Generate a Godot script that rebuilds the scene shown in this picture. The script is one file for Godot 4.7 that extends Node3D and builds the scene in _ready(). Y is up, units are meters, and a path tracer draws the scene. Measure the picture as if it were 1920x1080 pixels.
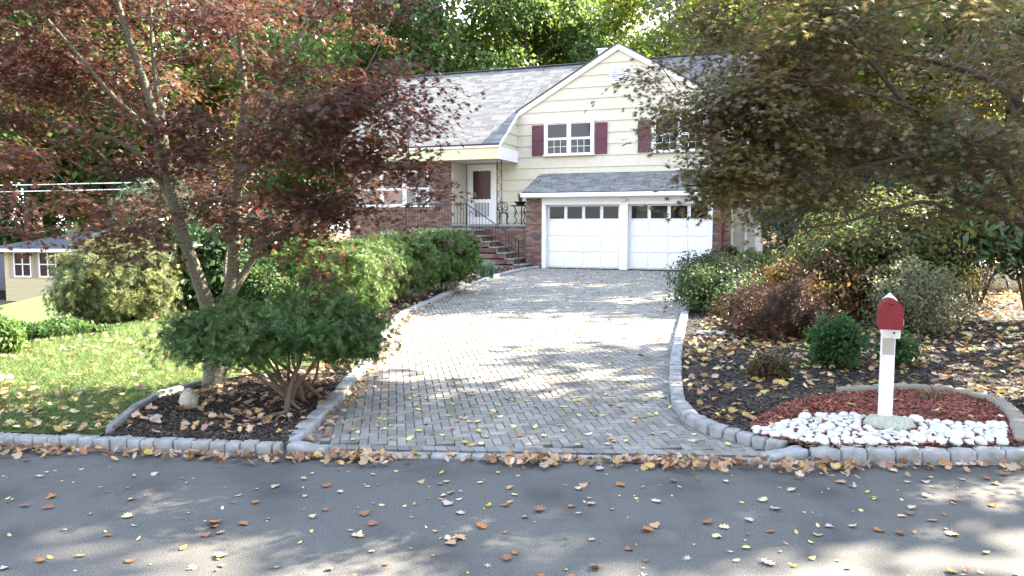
extends Node3D
# A split-level house at the end of a paved driveway, seen from across the street in autumn.
# x is right, y up, the street runs along x; "Z" below is the distance in front of the camera (z = -Z).

var rng := RandomNumberGenerator.new()
var used := {}
var M := {}
var sprigs := {}
const HX := 1.04
const HZ := 26.44
const HY := 0.33
const HTURN := -20.0

func _ready():
	rng.seed = 7
	view_and_light()
	make_materials()
	make_sprigs()
	build_ground()
	build_driveway()
	build_kerbs()
	build_house()
	build_porch_things()
	build_neighbour()
	build_mailbox()
	build_maples()
	build_woods()
	build_shrubs()
	build_small_things()
	build_fallen_leaves()

func view_and_light():
	var cam := Camera3D.new()
	cam.name = "camera"
	cam.fov = rad_to_deg(2.0 * atan(540.0 / 1400.0))
	cam.near = 0.05
	cam.far = 900.0
	add_child(cam)
	cam.position = Vector3(0, 1.8, 0)
	cam.rotation = Vector3(-atan(115.0 / 1400.0), 0, 0)
	cam.current = true
	var e := Environment.new()
	e.background_mode = Environment.BG_SKY
	var s := ProceduralSkyMaterial.new()
	s.sky_top_color = Color(0.68, 0.75, 0.87)
	s.sky_horizon_color = Color(0.97, 0.965, 0.95)
	s.sky_curve = 0.22
	s.sky_energy_multiplier = 0.8
	s.ground_bottom_color = Color(0.2, 0.2, 0.17)
	s.ground_horizon_color = Color(0.6, 0.62, 0.6)
	var sky := Sky.new()
	sky.sky_material = s
	e.sky = sky
	e.tonemap_mode = Environment.TONE_MAPPER_LINEAR
	e.tonemap_exposure = 10.4
	e.sdfgi_enabled = true
	e.ssao_enabled = true
	e.ssil_enabled = true
	var we := WorldEnvironment.new()
	we.name = "environment"
	we.environment = e
	add_child(we)
	var sun := DirectionalLight3D.new()
	sun.name = "sun"
	sun.light_energy = 1.6
	sun.light_color = Color(1.0, 0.95, 0.86)
	sun.light_angular_distance = 0.5
	sun.shadow_enabled = true
	add_child(sun)
	var az := deg_to_rad(65.0)
	var el := deg_to_rad(38.0)
	var to_sun := Vector3(cos(el) * sin(az), sin(el), -cos(el) * cos(az))
	sun.look_at_from_position(to_sun * 50.0, Vector3.ZERO, Vector3.UP)

# ---------------------------------------------------------------- naming
func numbered(n: String) -> String:
	var k: int = used.get(n, 0)
	used[n] = k + 1
	return n if k == 0 else "%s_%03d" % [n, k]

func tag(o: Node, label: String, category: String, group := "", kind := ""):
	if label: o.set_meta("label", label)
	if category: o.set_meta("category", category)
	if group: o.set_meta("group", group)
	if kind: o.set_meta("kind", kind)

func thing(called: String, label: String, category: String, at := Vector3.ZERO, turn := 0.0, group := "") -> Node3D:
	var o := Node3D.new()
	o.name = numbered(called)
	add_child(o)
	o.position = at
	o.rotation.y = turn
	tag(o, label, category, group)
	return o

func piece(called: String, mesh: Mesh, mat: Material, parent: Node = null, xf := Transform3D.IDENTITY) -> MeshInstance3D:
	var o := MeshInstance3D.new()
	o.mesh = mesh
	o.material_override = mat
	if parent == null:
		o.name = numbered(called)
		add_child(o)
	else:
		o.name = called
		parent.add_child(o, true)
	o.transform = xf
	return o

func structure(called: String, mesh: Mesh, mat: Material) -> MeshInstance3D:
	var o := piece(called, mesh, mat)
	o.set_meta("kind", "structure")
	return o

func copy_of(src: Node3D, label: String, at: Vector3, turn: float, s := 1.0, group := "") -> Node3D:
	var c: Node3D = src.duplicate()
	c.name = numbered(String(src.name).rstrip("0123456789").rstrip("_"))
	add_child(c)
	c.position = at
	c.rotation = Vector3(0, turn, 0)
	c.scale = Vector3.ONE * s
	c.set_meta("label", label)
	if group: c.set_meta("group", group)
	return c

# ---------------------------------------------------------------- materials
func sr(c: Color) -> Color:
	return c.linear_to_srgb()

func noise_image(seed_: int, freq: float, size := 256, oct := 4, kind := FastNoiseLite.TYPE_SIMPLEX_SMOOTH) -> Image:
	var n := FastNoiseLite.new()
	n.seed = seed_
	n.noise_type = kind
	n.frequency = freq
	n.fractal_octaves = oct
	var im := n.get_seamless_image(size, size)
	im.convert(Image.FORMAT_L8)
	return im

func ramp_texture(im: Image, stops: Array) -> ImageTexture:
	# stops: [[0..1, linear colour], ...]
	var lut := []
	for i in 256:
		var t := i / 255.0
		var c: Color = stops[stops.size() - 1][1]
		for k in range(stops.size() - 1):
			var a: float = stops[k][0]
			var b: float = stops[k + 1][0]
			if t <= b:
				c = (stops[k][1] as Color).lerp(stops[k + 1][1], clampf((t - a) / maxf(b - a, 0.001), 0, 1))
				break
		c = sr(c)
		lut.append([int(clampf(c.r, 0, 1) * 255), int(clampf(c.g, 0, 1) * 255), int(clampf(c.b, 0, 1) * 255)])
	var src := im.get_data()
	var dst := PackedByteArray()
	dst.resize(src.size() * 3)
	for i in src.size():
		var q: Array = lut[src[i]]
		dst[i * 3] = q[0]
		dst[i * 3 + 1] = q[1]
		dst[i * 3 + 2] = q[2]
	return ImageTexture.create_from_image(Image.create_from_data(im.get_width(), im.get_height(), false, Image.FORMAT_RGB8, dst))

func plain(c: Color, rough := 0.8, spec := 0.4) -> StandardMaterial3D:
	var m := StandardMaterial3D.new()
	m.albedo_color = sr(c)
	m.roughness = rough
	m.metallic_specular = spec
	return m

func grained(stops: Array, seed_: int, freq: float, metres: float, rough := 0.85, bump := 0.0, vertex := false, world := true, oct := 4, size := 256) -> StandardMaterial3D:
	# a computed grain: the texture spans the given number of metres
	var m := StandardMaterial3D.new()
	var im := noise_image(seed_, freq, size, oct)
	m.albedo_texture = ramp_texture(im, stops)
	m.roughness = rough
	m.metallic_specular = 0.35
	m.uv1_triplanar = true
	m.uv1_world_triplanar = world
	m.uv1_scale = Vector3.ONE / metres
	m.vertex_color_use_as_albedo = vertex
	if bump > 0.0:
		m.heightmap_enabled = true
		m.heightmap_texture = ImageTexture.create_from_image(im)
		m.heightmap_scale = bump
	return m

func patched(m: StandardMaterial3D, seed_: int, freq: float, metres: float, stops: Array):
	# a second, coarser layer of patches multiplied over the grain
	m.detail_enabled = true
	m.detail_blend_mode = BaseMaterial3D.BLEND_MODE_MUL
	m.detail_albedo = ramp_texture(noise_image(seed_, freq, 256, 5), stops)
	m.detail_uv_layer = BaseMaterial3D.DETAIL_UV_2
	m.uv2_triplanar = true
	m.uv2_world_triplanar = true
	m.uv2_scale = Vector3.ONE / metres

func leaf_material(rough := 0.5, back := 0.9) -> StandardMaterial3D:
	var m := StandardMaterial3D.new()
	m.albedo_color = Color.WHITE
	m.vertex_color_use_as_albedo = true
	m.roughness = rough
	m.metallic_specular = 0.4
	m.backlight_enabled = true
	m.backlight = Color(back, back, back).linear_to_srgb()
	m.cull_mode = BaseMaterial3D.CULL_DISABLED
	return m

func make_materials():
	var g := func(v): return Color(v, v, v)
	M.asphalt = grained([[0.0, Color(0.028, 0.028, 0.027)], [0.35, Color(0.064, 0.063, 0.06)], [0.55, Color(0.088, 0.086, 0.081)], [0.72, Color(0.14, 0.137, 0.13)], [1.0, g.call(0.36)]], 11, 0.30, 1.15, 0.88, 0.25, false, true, 2, 512)
	patched(M.asphalt, 12, 0.014, 3.7, [[0.0, g.call(0.55)], [0.35, g.call(0.84)], [0.5, Color(0.97, 0.96, 0.94)], [1.0, g.call(1.0)]])
	M.soil = grained([[0.0, Color(0.012, 0.010, 0.009)], [0.5, Color(0.024, 0.020, 0.018)], [1.0, Color(0.060, 0.050, 0.043)]], 13, 0.05, 0.8, 0.95, 1.2)
	M.forest = grained([[0.0, Color(0.03, 0.022, 0.014)], [0.45, Color(0.09, 0.055, 0.028)], [0.7, Color(0.16, 0.095, 0.05)], [1.0, Color(0.26, 0.19, 0.10)]], 14, 0.06, 1.1, 0.95, 1.5)
	M.redmulch = grained([[0.0, Color(0.05, 0.014, 0.010)], [0.5, Color(0.13, 0.038, 0.026)], [1.0, Color(0.24, 0.09, 0.065)]], 15, 0.09, 0.5, 0.95, 1.2)
	M.turf = grained([[0.0, Color(0.05, 0.075, 0.025)], [0.5, Color(0.09, 0.135, 0.04)], [1.0, Color(0.16, 0.18, 0.07)]], 16, 0.06, 0.9, 0.95, 1.0)
	M.granite = grained([[0.0, g.call(0.12)], [0.4, Color(0.29, 0.29, 0.30)], [0.65, Color(0.38, 0.38, 0.39)], [1.0, Color(0.56, 0.56, 0.57)]], 17, 0.09, 0.16, 0.85, 0.5)
	patched(M.granite, 18, 0.02, 0.9, [[0.0, Color(0.55, 0.56, 0.44)], [0.42, Color(0.85, 0.85, 0.80)], [0.7, g.call(1.0)], [1.0, g.call(1.0)]])
	M.paver = grained([[0.0, g.call(0.55)], [0.5, g.call(0.82)], [1.0, g.call(1.0)]], 19, 0.08, 0.22, 0.88, 0.25, true)
	patched(M.paver, 20, 0.02, 2.6, [[0.0, Color(0.58, 0.57, 0.48)], [0.4, Color(0.86, 0.85, 0.80)], [0.55, Color(0.98, 0.97, 0.94)], [1.0, g.call(1.0)]])
	M.pavers = []
	for c in [Color(0.285, 0.272, 0.248), Color(0.255, 0.245, 0.228), Color(0.32, 0.30, 0.272), Color(0.265, 0.248, 0.226), Color(0.225, 0.218, 0.206)]:
		var pm := (M.paver as StandardMaterial3D).duplicate() as StandardMaterial3D
		pm.vertex_color_use_as_albedo = false
		pm.albedo_color = sr(c)
		M.pavers.append(pm)
	M.sand = grained([[0.0, Color(0.03, 0.03, 0.026)], [1.0, Color(0.09, 0.087, 0.07)]], 21, 0.08, 0.3, 0.95)
	M.siding = grained([[0.0, Color(0.51, 0.468, 0.37)], [0.5, Color(0.555, 0.512, 0.41)], [1.0, Color(0.585, 0.545, 0.44)]], 22, 0.02, 1.3, 0.7, 0.06)
	M.white = grained([[0.0, Color(0.70, 0.70, 0.69)], [0.5, Color(0.78, 0.78, 0.78)], [1.0, Color(0.82, 0.82, 0.82)]], 23, 0.03, 1.0, 0.55)
	M.oldwhite = grained([[0.0, Color(0.46, 0.45, 0.43)], [0.2, Color(0.66, 0.65, 0.64)], [0.33, Color(0.76, 0.76, 0.76)], [1.0, Color(0.80, 0.80, 0.81)]], 24, 0.02, 0.5, 0.65, 0.1)
	M.yellow = grained([[0.0, Color(0.60, 0.56, 0.34)], [1.0, Color(0.66, 0.62, 0.40)]], 25, 0.03, 1.0, 0.6)
	M.plum = grained([[0.0, Color(0.085, 0.028, 0.040)], [1.0, Color(0.13, 0.045, 0.062)]], 26, 0.03, 0.6, 0.5)
	M.shingle = grained([[0.0, g.call(0.5)], [0.5, g.call(0.8)], [1.0, g.call(1.0)]], 27, 0.14, 0.25, 0.95, 0.3, true, false)
	M.shingles = []
	for c in [Color(0.155, 0.157, 0.155), Color(0.19, 0.19, 0.186), Color(0.13, 0.132, 0.13), Color(0.22, 0.22, 0.215), Color(0.165, 0.163, 0.157)]:
		var sm := (M.shingle as StandardMaterial3D).duplicate() as StandardMaterial3D
		sm.vertex_color_use_as_albedo = false
		sm.albedo_color = sr(c)
		M.shingles.append(sm)
	M.brick = grained([[0.0, g.call(0.5)], [0.5, g.call(0.85)], [1.0, g.call(1.0)]], 28, 0.09, 0.2, 0.9, 0.3, true)
	M.bricks = []
	for c in [Color(0.20, 0.105, 0.078), Color(0.165, 0.08, 0.06), Color(0.24, 0.14, 0.105), Color(0.14, 0.075, 0.06), Color(0.225, 0.155, 0.125), Color(0.105, 0.07, 0.062)]:
		var bm := (M.brick as StandardMaterial3D).duplicate() as StandardMaterial3D
		bm.vertex_color_use_as_albedo = false
		bm.albedo_color = sr(c)
		M.bricks.append(bm)
	M.mortar = grained([[0.0, Color(0.17, 0.155, 0.14)], [1.0, Color(0.28, 0.26, 0.235)]], 29, 0.08, 0.3, 0.95)
	M.flagstone = grained([[0.0, Color(0.14, 0.14, 0.14)], [1.0, Color(0.27, 0.27, 0.25)]], 30, 0.04, 0.7, 0.9, 0.2)
	M.concrete = grained([[0.0, Color(0.20, 0.22, 0.14)], [0.45, Color(0.34, 0.35, 0.27)], [1.0, Color(0.50, 0.50, 0.45)]], 31, 0.04, 0.35, 0.95, 0.8)
	M.tanpaver = grained([[0.0, Color(0.15, 0.135, 0.105)], [0.5, Color(0.24, 0.215, 0.175)], [1.0, Color(0.33, 0.30, 0.25)]], 48, 0.06, 0.2, 0.95, 0.3)
	M.bark = grained([[0.0, Color(0.05, 0.042, 0.034)], [0.5, Color(0.12, 0.105, 0.088)], [1.0, Color(0.22, 0.20, 0.17)]], 32, 0.05, 0.35, 0.95, 1.0)
	M.darkbark = grained([[0.0, Color(0.025, 0.02, 0.016)], [0.5, Color(0.06, 0.048, 0.038)], [1.0, Color(0.12, 0.10, 0.08)]], 33, 0.06, 0.4, 0.95, 1.2)
	M.mossbark = grained([[0.0, Color(0.045, 0.043, 0.03)], [0.4, Color(0.11, 0.105, 0.075)], [0.7, Color(0.17, 0.165, 0.13)], [1.0, Color(0.25, 0.25, 0.20)]], 34, 0.04, 0.3, 0.95, 0.8)
	M.stem = grained([[0.0, Color(0.07, 0.05, 0.035)], [1.0, Color(0.20, 0.15, 0.11)]], 35, 0.06, 0.2, 0.95, 0.5)
	M.iron = plain(Color(0.012, 0.012, 0.013), 0.45, 0.5)
	M.glass = plain(Color(0.014, 0.018, 0.022), 0.03, 0.45)
	M.darkglass = plain(Color(0.006, 0.007, 0.008), 0.04, 0.33)
	M.redpaint = grained([[0.0, Color(0.10, 0.012, 0.016)], [0.3, Color(0.155, 0.015, 0.021)], [0.6, Color(0.175, 0.017, 0.024)], [1.0, Color(0.23, 0.035, 0.04)]], 36, 0.03, 0.3, 0.55, 0.1)
	M.worn = grained([[0.0, Color(0.34, 0.32, 0.29)], [1.0, Color(0.48, 0.45, 0.41)]], 37, 0.05, 0.15, 0.8)
	M.curtain = grained([[0.0, Color(0.03, 0.006, 0.006)], [1.0, Color(0.065, 0.012, 0.011)]], 38, 0.05, 0.3, 0.3)
	M.rock = grained([[0.0, Color(0.22, 0.21, 0.17)], [0.5, Color(0.38, 0.365, 0.31)], [1.0, Color(0.52, 0.50, 0.44)]], 39, 0.05, 0.35, 0.9, 1.0)
	M.pebble = grained([[0.0, Color(0.42, 0.40, 0.37)], [0.35, Color(0.55, 0.54, 0.525)], [0.6, Color(0.60, 0.595, 0.585)], [1.0, Color(0.66, 0.655, 0.65)]], 40, 0.03, 0.2, 0.6, 0.1)
	M.pebble2 = grained([[0.0, Color(0.45, 0.43, 0.38)], [1.0, Color(0.66, 0.64, 0.59)]], 41, 0.04, 0.2, 0.7, 0.1)
	M.metal = plain(Color(0.62, 0.63, 0.65), 0.4, 0.5)
	M.tan = plain(Color(0.33, 0.28, 0.21), 0.6)
	M.slate = grained([[0.0, Color(0.055, 0.055, 0.062)], [1.0, Color(0.10, 0.10, 0.11)]], 42, 0.08, 0.4, 0.95, 0.3)
	M.cream = grained([[0.0, Color(0.46, 0.40, 0.235)], [1.0, Color(0.52, 0.455, 0.28)]], 43, 0.03, 1.2, 0.7)
	M.downspout = plain(Color(0.16, 0.04, 0.035), 0.5)
	M.leaf = leaf_material(0.5, 1.0)
	M.redleaf = leaf_material(0.45, 1.0)
	M.needle = leaf_material(0.55, 0.35)
	M.gloss = leaf_material(0.28, 0.3)
	M.blade = leaf_material(0.6, 0.6)
	M.chip = plain(Color.WHITE, 0.95)
	(M.chip as StandardMaterial3D).vertex_color_use_as_albedo = true
	M.litter = leaf_material(0.7, 0.25)
	M.fallen = []
	for c in [Color(0.42, 0.27, 0.15), Color(0.56, 0.44, 0.28), Color(0.50, 0.36, 0.06), Color(0.62, 0.55, 0.20), Color(0.26, 0.12, 0.07), Color(0.38, 0.16, 0.05), Color(0.46, 0.36, 0.33), Color(0.60, 0.56, 0.48)]:
		var fm := grained([[0.0, c * 0.55], [0.5, c * 0.9], [1.0, c * 1.12]], 50 + M.fallen.size(), 0.03, 0.12, 0.7, 0.05, false, false, 4, 64)
		fm.backlight_enabled = true
		fm.backlight = Color(0.35, 0.35, 0.35)
		M.fallen.append(fm)

# ---------------------------------------------------------------- mesh helpers
func st_new() -> SurfaceTool:
	var st := SurfaceTool.new()
	st.begin(Mesh.PRIMITIVE_TRIANGLES)
	st.set_smooth_group(-1)
	return st

func done(st: SurfaceTool) -> ArrayMesh:
	st.generate_normals()
	return st.commit()

func tri(st: SurfaceTool, a: Vector3, b: Vector3, c: Vector3):   # counter-clockwise seen from the front
	st.add_vertex(a); st.add_vertex(c); st.add_vertex(b)

func quad(st: SurfaceTool, a: Vector3, b: Vector3, c: Vector3, d: Vector3):
	st.add_vertex(a); st.add_vertex(c); st.add_vertex(b)
	st.add_vertex(a); st.add_vertex(d); st.add_vertex(c)

func box(st: SurfaceTool, lo: Vector3, hi: Vector3, ch := 0.0, xf := Transform3D.IDENTITY):
	# a box; with ch > 0 all edges of its six faces are chamfered
	var c := (lo + hi) * 0.5
	var h := (hi - lo) * 0.5
	ch = minf(ch, minf(h.x, minf(h.y, h.z)) * 0.9)
	for ax in 3:
		for s in [-1.0, 1.0]:
			var n := Vector3.ZERO
			n[ax] = s
			var a := Vector3.ZERO
			a[(ax + 1) % 3] = 1.0
			var b := Vector3.ZERO
			b[(ax + 2) % 3] = 1.0
			if s < 0:
				var t := a
				a = b
				b = t
			var o := c + n * h
			var ha: float = absf(a.dot(h)) - ch
			var hb: float = absf(b.dot(h)) - ch
			quad(st, xf * (o - a * ha - b * hb), xf * (o + a * ha - b * hb), xf * (o + a * ha + b * hb), xf * (o - a * ha + b * hb))
			if ch > 0.0:
				# the edge chamfer on the +a side, shared with that neighbour: only built once per edge pair
				for e in [[a, ha, b, hb], [b, hb, -a, ha], [-a, ha, -b, hb], [-b, hb, a, ha]]:
					var d: Vector3 = e[0]
					var hd: float = e[1]
					var f: Vector3 = e[2]
					var hf: float = e[3]
					var p0 := o + d * hd - f * hf
					var p1 := o + d * hd + f * hf
					var q := d * ch - n * ch
					# half of the chamfer belongs to each face
					quad(st, xf * p0, xf * (p0 + q * 0.5), xf * (p1 + q * 0.5), xf * p1)
	if ch > 0.0:
		for i in 8:
			var g := Vector3(-1.0 if i & 1 else 1.0, -1.0 if i & 2 else 1.0, -1.0 if i & 4 else 1.0)
			var k := h - Vector3.ONE * ch
			var px := c + Vector3(g.x * h.x, g.y * k.y, g.z * k.z)
			var py := c + Vector3(g.x * k.x, g.y * h.y, g.z * k.z)
			var pz := c + Vector3(g.x * k.x, g.y * k.y, g.z * h.z)
			if g.x * g.y * g.z > 0: tri(st, xf * px, xf * py, xf * pz)
			else: tri(st, xf * px, xf * pz, xf * py)

func box_mesh(lo: Vector3, hi: Vector3, ch := 0.0) -> ArrayMesh:
	var st := st_new()
	box(st, lo, hi, ch)
	return done(st)

func tube(st: SurfaceTool, pts: PackedVector3Array, radii: PackedFloat32Array, sides := 6, cap := false):
	st.set_smooth_group(0)
	var prev := []
	var ref := Vector3(0.13, 0.21, 0.97)
	for i in pts.size():
		var d := (pts[mini(i + 1, pts.size() - 1)] - pts[maxi(i - 1, 0)])
		d = d.normalized() if d.length() > 1e-6 else Vector3.UP
		var x := d.cross(ref)
		if x.length() < 0.1: x = d.cross(Vector3.RIGHT)
		x = x.normalized()
		var y := d.cross(x)
		var ring := []
		for k in sides:
			var a := TAU * k / sides
			ring.append(pts[i] + (x * cos(a) + y * sin(a)) * radii[i])
		if i > 0:
			for k in sides:
				var l := (k + 1) % sides
				st.add_vertex(prev[k]); st.add_vertex(ring[k]); st.add_vertex(ring[l])
				st.add_vertex(prev[k]); st.add_vertex(ring[l]); st.add_vertex(prev[l])
		prev = ring
	if cap:
		for k in range(1, sides - 1):
			st.add_vertex(prev[0]); st.add_vertex(prev[k]); st.add_vertex(prev[k + 1])
	st.set_smooth_group(-1)

func rod(st: SurfaceTool, a: Vector3, b: Vector3, r: float, sides := 6):
	tube(st, PackedVector3Array([a, b]), PackedFloat32Array([r, r]), sides, true)

func lathe(st: SurfaceTool, prof: Array, seg := 14, at := Vector3.ZERO, wob := 0.0):
	st.set_smooth_group(0)
	var w := []
	for k in seg: w.append(1.0 + rng.randf_range(-wob, wob))
	for i in range(prof.size() - 1):
		for k in seg:
			var a := TAU * k / seg
			var b := TAU * (k + 1) / seg
			var p: Vector2 = prof[i]
			var q: Vector2 = prof[i + 1]
			var wa: float = w[k]
			var wb: float = w[(k + 1) % seg]
			var A := at + Vector3(cos(a) * p.x * wa, p.y, sin(a) * p.x * wa)
			var B := at + Vector3(cos(b) * p.x * wb, p.y, sin(b) * p.x * wb)
			var C := at + Vector3(cos(b) * q.x * wb, q.y, sin(b) * q.x * wb)
			var D := at + Vector3(cos(a) * q.x * wa, q.y, sin(a) * q.x * wa)
			quad(st, A, D, C, B)
	st.set_smooth_group(-1)

func lump(seed_: int, seg := 8, rings := 5, wob := 0.15) -> ArrayMesh:
	# a rounded stone of unit radius
	var r := RandomNumberGenerator.new()
	r.seed = seed_
	var n := FastNoiseLite.new()
	n.seed = seed_
	n.frequency = 0.7
	var st := SurfaceTool.new()
	st.begin(Mesh.PRIMITIVE_TRIANGLES)
	st.set_smooth_group(0)
	var P := func(i, k):
		var th: float = PI * i / rings
		var ph: float = TAU * (k % seg) / seg
		var v := Vector3(sin(th) * cos(ph), cos(th), sin(th) * sin(ph))
		return v * (1.0 + wob * n.get_noise_3dv(v * 1.6) * 2.0)
	for i in rings:
		for k in seg:
			var a: Vector3 = P.call(i, k)
			var b: Vector3 = P.call(i, k + 1)
			var c: Vector3 = P.call(i + 1, k + 1)
			var d: Vector3 = P.call(i + 1, k)
			if i > 0: tri(st, a, b, c)
			if i < rings - 1: tri(st, a, c, d)
	st.generate_normals()
	return st.commit()

func frame_of(p: Vector3, up: Vector3, yaw: float, s: Vector3) -> Transform3D:
	var u := up.normalized()
	var x := Vector3(cos(yaw), 0, sin(yaw))
	x = (x - u * x.dot(u)).normalized()
	var z := x.cross(u)
	return Transform3D(Basis(x * s.x, u * s.y, z * s.z), p)

func push(buf: PackedFloat32Array, t: Transform3D, c: Color):
	var b := t.basis
	var o := t.origin
	buf.append_array(PackedFloat32Array([b.x.x, b.y.x, b.z.x, o.x, b.x.y, b.y.y, b.z.y, o.y, b.x.z, b.y.z, b.z.z, o.z, c.r, c.g, c.b, 1.0]))

func scatter(called: String, mesh: Mesh, mat: Material, buf: PackedFloat32Array, parent: Node = null) -> MultiMeshInstance3D:
	var mm := MultiMesh.new()
	mm.transform_format = MultiMesh.TRANSFORM_3D
	mm.use_colors = true
	mm.mesh = mesh
	mm.instance_count = buf.size() / 16
	mm.buffer = buf
	var o := MultiMeshInstance3D.new()
	o.multimesh = mm
	o.material_override = mat
	o.set_meta("kind", "stuff")
	if parent == null:
		o.name = numbered(called)
		add_child(o)
	else:
		o.name = called
		parent.add_child(o, true)
	return o

# ---------------------------------------------------------------- leaves and sprigs
func leaf_fan(st: SurfaceTool, xf: Transform3D, outline: Array, fold: float, droop: float, col: Color):
	# a leaf lying in xz with its stalk at the origin pointing to +z; outline as (x, z) around the centre
	st.set_color(col)
	var c := Vector3(0, 0, 0.45)
	var pts := []
	for p in outline:
		pts.append(Vector3(p.x, absf(p.x) * fold - p.y * p.y * droop, p.y))
	c.y = -c.z * c.z * droop
	for i in pts.size():
		tri(st, xf * c, xf * pts[(i + 1) % pts.size()], xf * pts[i])

func star_outline(lobes: int, depth := 0.36) -> Array:
	var o := []
	for k in lobes:
		var a := lerpf(-2.25, 2.25, k / float(lobes - 1))
		var r := 0.62 - 0.16 * absf(a) / 2.25
		o.append(Vector2(sin(a) * r, 0.42 + cos(a) * r))
		if k < lobes - 1:
			var b := lerpf(-2.25, 2.25, (k + 0.5) / float(lobes - 1))
			o.append(Vector2(sin(b) * r * depth, 0.42 + cos(b) * r * depth))
	o.append(Vector2(0, 0.26))
	return o

func maple_outline() -> Array:
	var o := []
	for p in [[0.0, 0.0], [0.16, 0.06], [0.40, 0.02], [0.34, 0.18], [0.56, 0.34], [0.40, 0.42], [0.50, 0.66], [0.26, 0.60], [0.20, 0.78], [0.0, 1.0]]:
		o.append(Vector2(p[0], p[1]))
	for i in range(8, 0, -1):
		o.append(Vector2(-(o[i] as Vector2).x, (o[i] as Vector2).y))
	return o

func oval_outline(w := 0.3) -> Array:
	return [Vector2(0, 0), Vector2(w * 0.8, 0.2), Vector2(w, 0.45), Vector2(w * 0.7, 0.75), Vector2(0, 1.0), Vector2(-w * 0.7, 0.75), Vector2(-w, 0.45), Vector2(-w * 0.8, 0.2)]

func oak_outline() -> Array:
	var o := [Vector2(0, 0)]
	for p in [[0.10, 0.1], [0.30, 0.22], [0.14, 0.33], [0.42, 0.5], [0.18, 0.6], [0.34, 0.8], [0.12, 0.82]]: o.append(Vector2(p[0], p[1]))
	o.append(Vector2(0, 1.0))
	for i in range(7, 0, -1): o.append(Vector2(-(o[i] as Vector2).x, (o[i] as Vector2).y))
	return o

func diamond_outline(w := 0.32) -> Array:
	return [Vector2(0, 0), Vector2(w, 0.42), Vector2(0, 1.0), Vector2(-w, 0.42)]

func make_sprig(seed_: int, n: int, spread: float, size: float, outline: Array, flat: float, tilt: float) -> ArrayMesh:
	var r := RandomNumberGenerator.new()
	r.seed = seed_
	var st := SurfaceTool.new()
	st.begin(Mesh.PRIMITIVE_TRIANGLES)
	st.set_smooth_group(-1)
	for i in n:
		var a := r.randf() * TAU
		var d := sqrt(r.randf()) * spread
		var p := Vector3(cos(a) * d, r.randf_range(-1, 1) * spread * flat, sin(a) * d)
		var up := Vector3(r.randf_range(-tilt, tilt), 1, r.randf_range(-tilt, tilt))
		var s := size * r.randf_range(0.7, 1.2)
		var v := r.randf_range(0.72, 1.25)
		leaf_fan(st, frame_of(p, up, a + r.randf_range(-0.9, 0.9) - PI / 2, Vector3(s, s, s)), outline, r.randf_range(-0.1, 0.35), r.randf_range(0.0, 0.5), Color(v, v, v * r.randf_range(0.8, 1.0)))
	st.generate_normals()
	return st.commit()

func make_needles(seed_: int, n: int, length: float, w: float, up := 0.6, l0 := 0.35, l1 := 0.75) -> ArrayMesh:
	# a feathery tip: thin pointed blades leaving a short axis
	var r := RandomNumberGenerator.new()
	r.seed = seed_
	var st := SurfaceTool.new()
	st.begin(Mesh.PRIMITIVE_TRIANGLES)
	st.set_smooth_group(-1)
	for i in n:
		var a := r.randf() * TAU
		var base := Vector3(0, 0, r.randf() * length * 0.8 - length * 0.4)
		var d := Vector3(cos(a), sin(a) * 0.6 + 0.25, up).normalized() * length * r.randf_range(l0, l1)
		var side := d.cross(Vector3(r.randf() - 0.5, 1, r.randf() - 0.5)).normalized() * w
		var v := r.randf_range(0.7, 1.3)
		st.set_color(Color(v, v, v))
		tri(st, base - side, base + side, base + d * 0.55 + side)
		tri(st, base - side, base + d * 0.55 + side, base + d)
	st.generate_normals()
	return st.commit()

func make_sprigs():
	sprigs.star = make_sprig(101, 9, 0.17, 0.082, star_outline(7), 0.18, 0.55)
	sprigs.oval = make_sprig(102, 12, 0.34, 0.17, diamond_outline(0.34), 0.6, 0.9)
	sprigs.far = make_sprig(103, 10, 0.55, 0.30, diamond_outline(0.36), 0.7, 1.0)
	sprigs.small = make_sprig(104, 14, 0.11, 0.050, diamond_outline(0.32), 0.7, 1.0)
	sprigs.mid = make_sprig(105, 12, 0.15, 0.085, diamond_outline(0.32), 0.6, 0.9)
	sprigs.big = make_sprig(106, 9, 0.16, 0.19, oval_outline(0.17), 0.25, 0.5)
	sprigs.yew = make_needles(107, 46, 0.17, 0.0028, 0.6, 0.16, 0.42)
	sprigs.cedar = make_needles(108, 36, 0.24, 0.004, 0.4, 0.2, 0.5)
	sprigs.grass = make_needles(109, 7, 0.10, 0.003)

func pick(r: RandomNumberGenerator, palette: Array) -> Color:
	var a: Color = palette[r.randi() % palette.size()]
	var b: Color = palette[r.randi() % palette.size()]
	var v := r.randf_range(0.75, 1.25)
	var c := a.lerp(b, r.randf() * 0.5)
	return Color(c.r * v, c.g * v, c.b * v)

func near_node(nodes: Array, p: Vector3) -> int:
	var best := 0
	var bd := 1e9
	for i in nodes.size():
		var q: Vector3 = nodes[i][0]
		var d := q.distance_squared_to(p)
		if q.y > p.y: d += (q.y - p.y) * 1.5   # twigs rather rise than hang
		if d < bd:
			bd = d
			best = i
	return best

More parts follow.
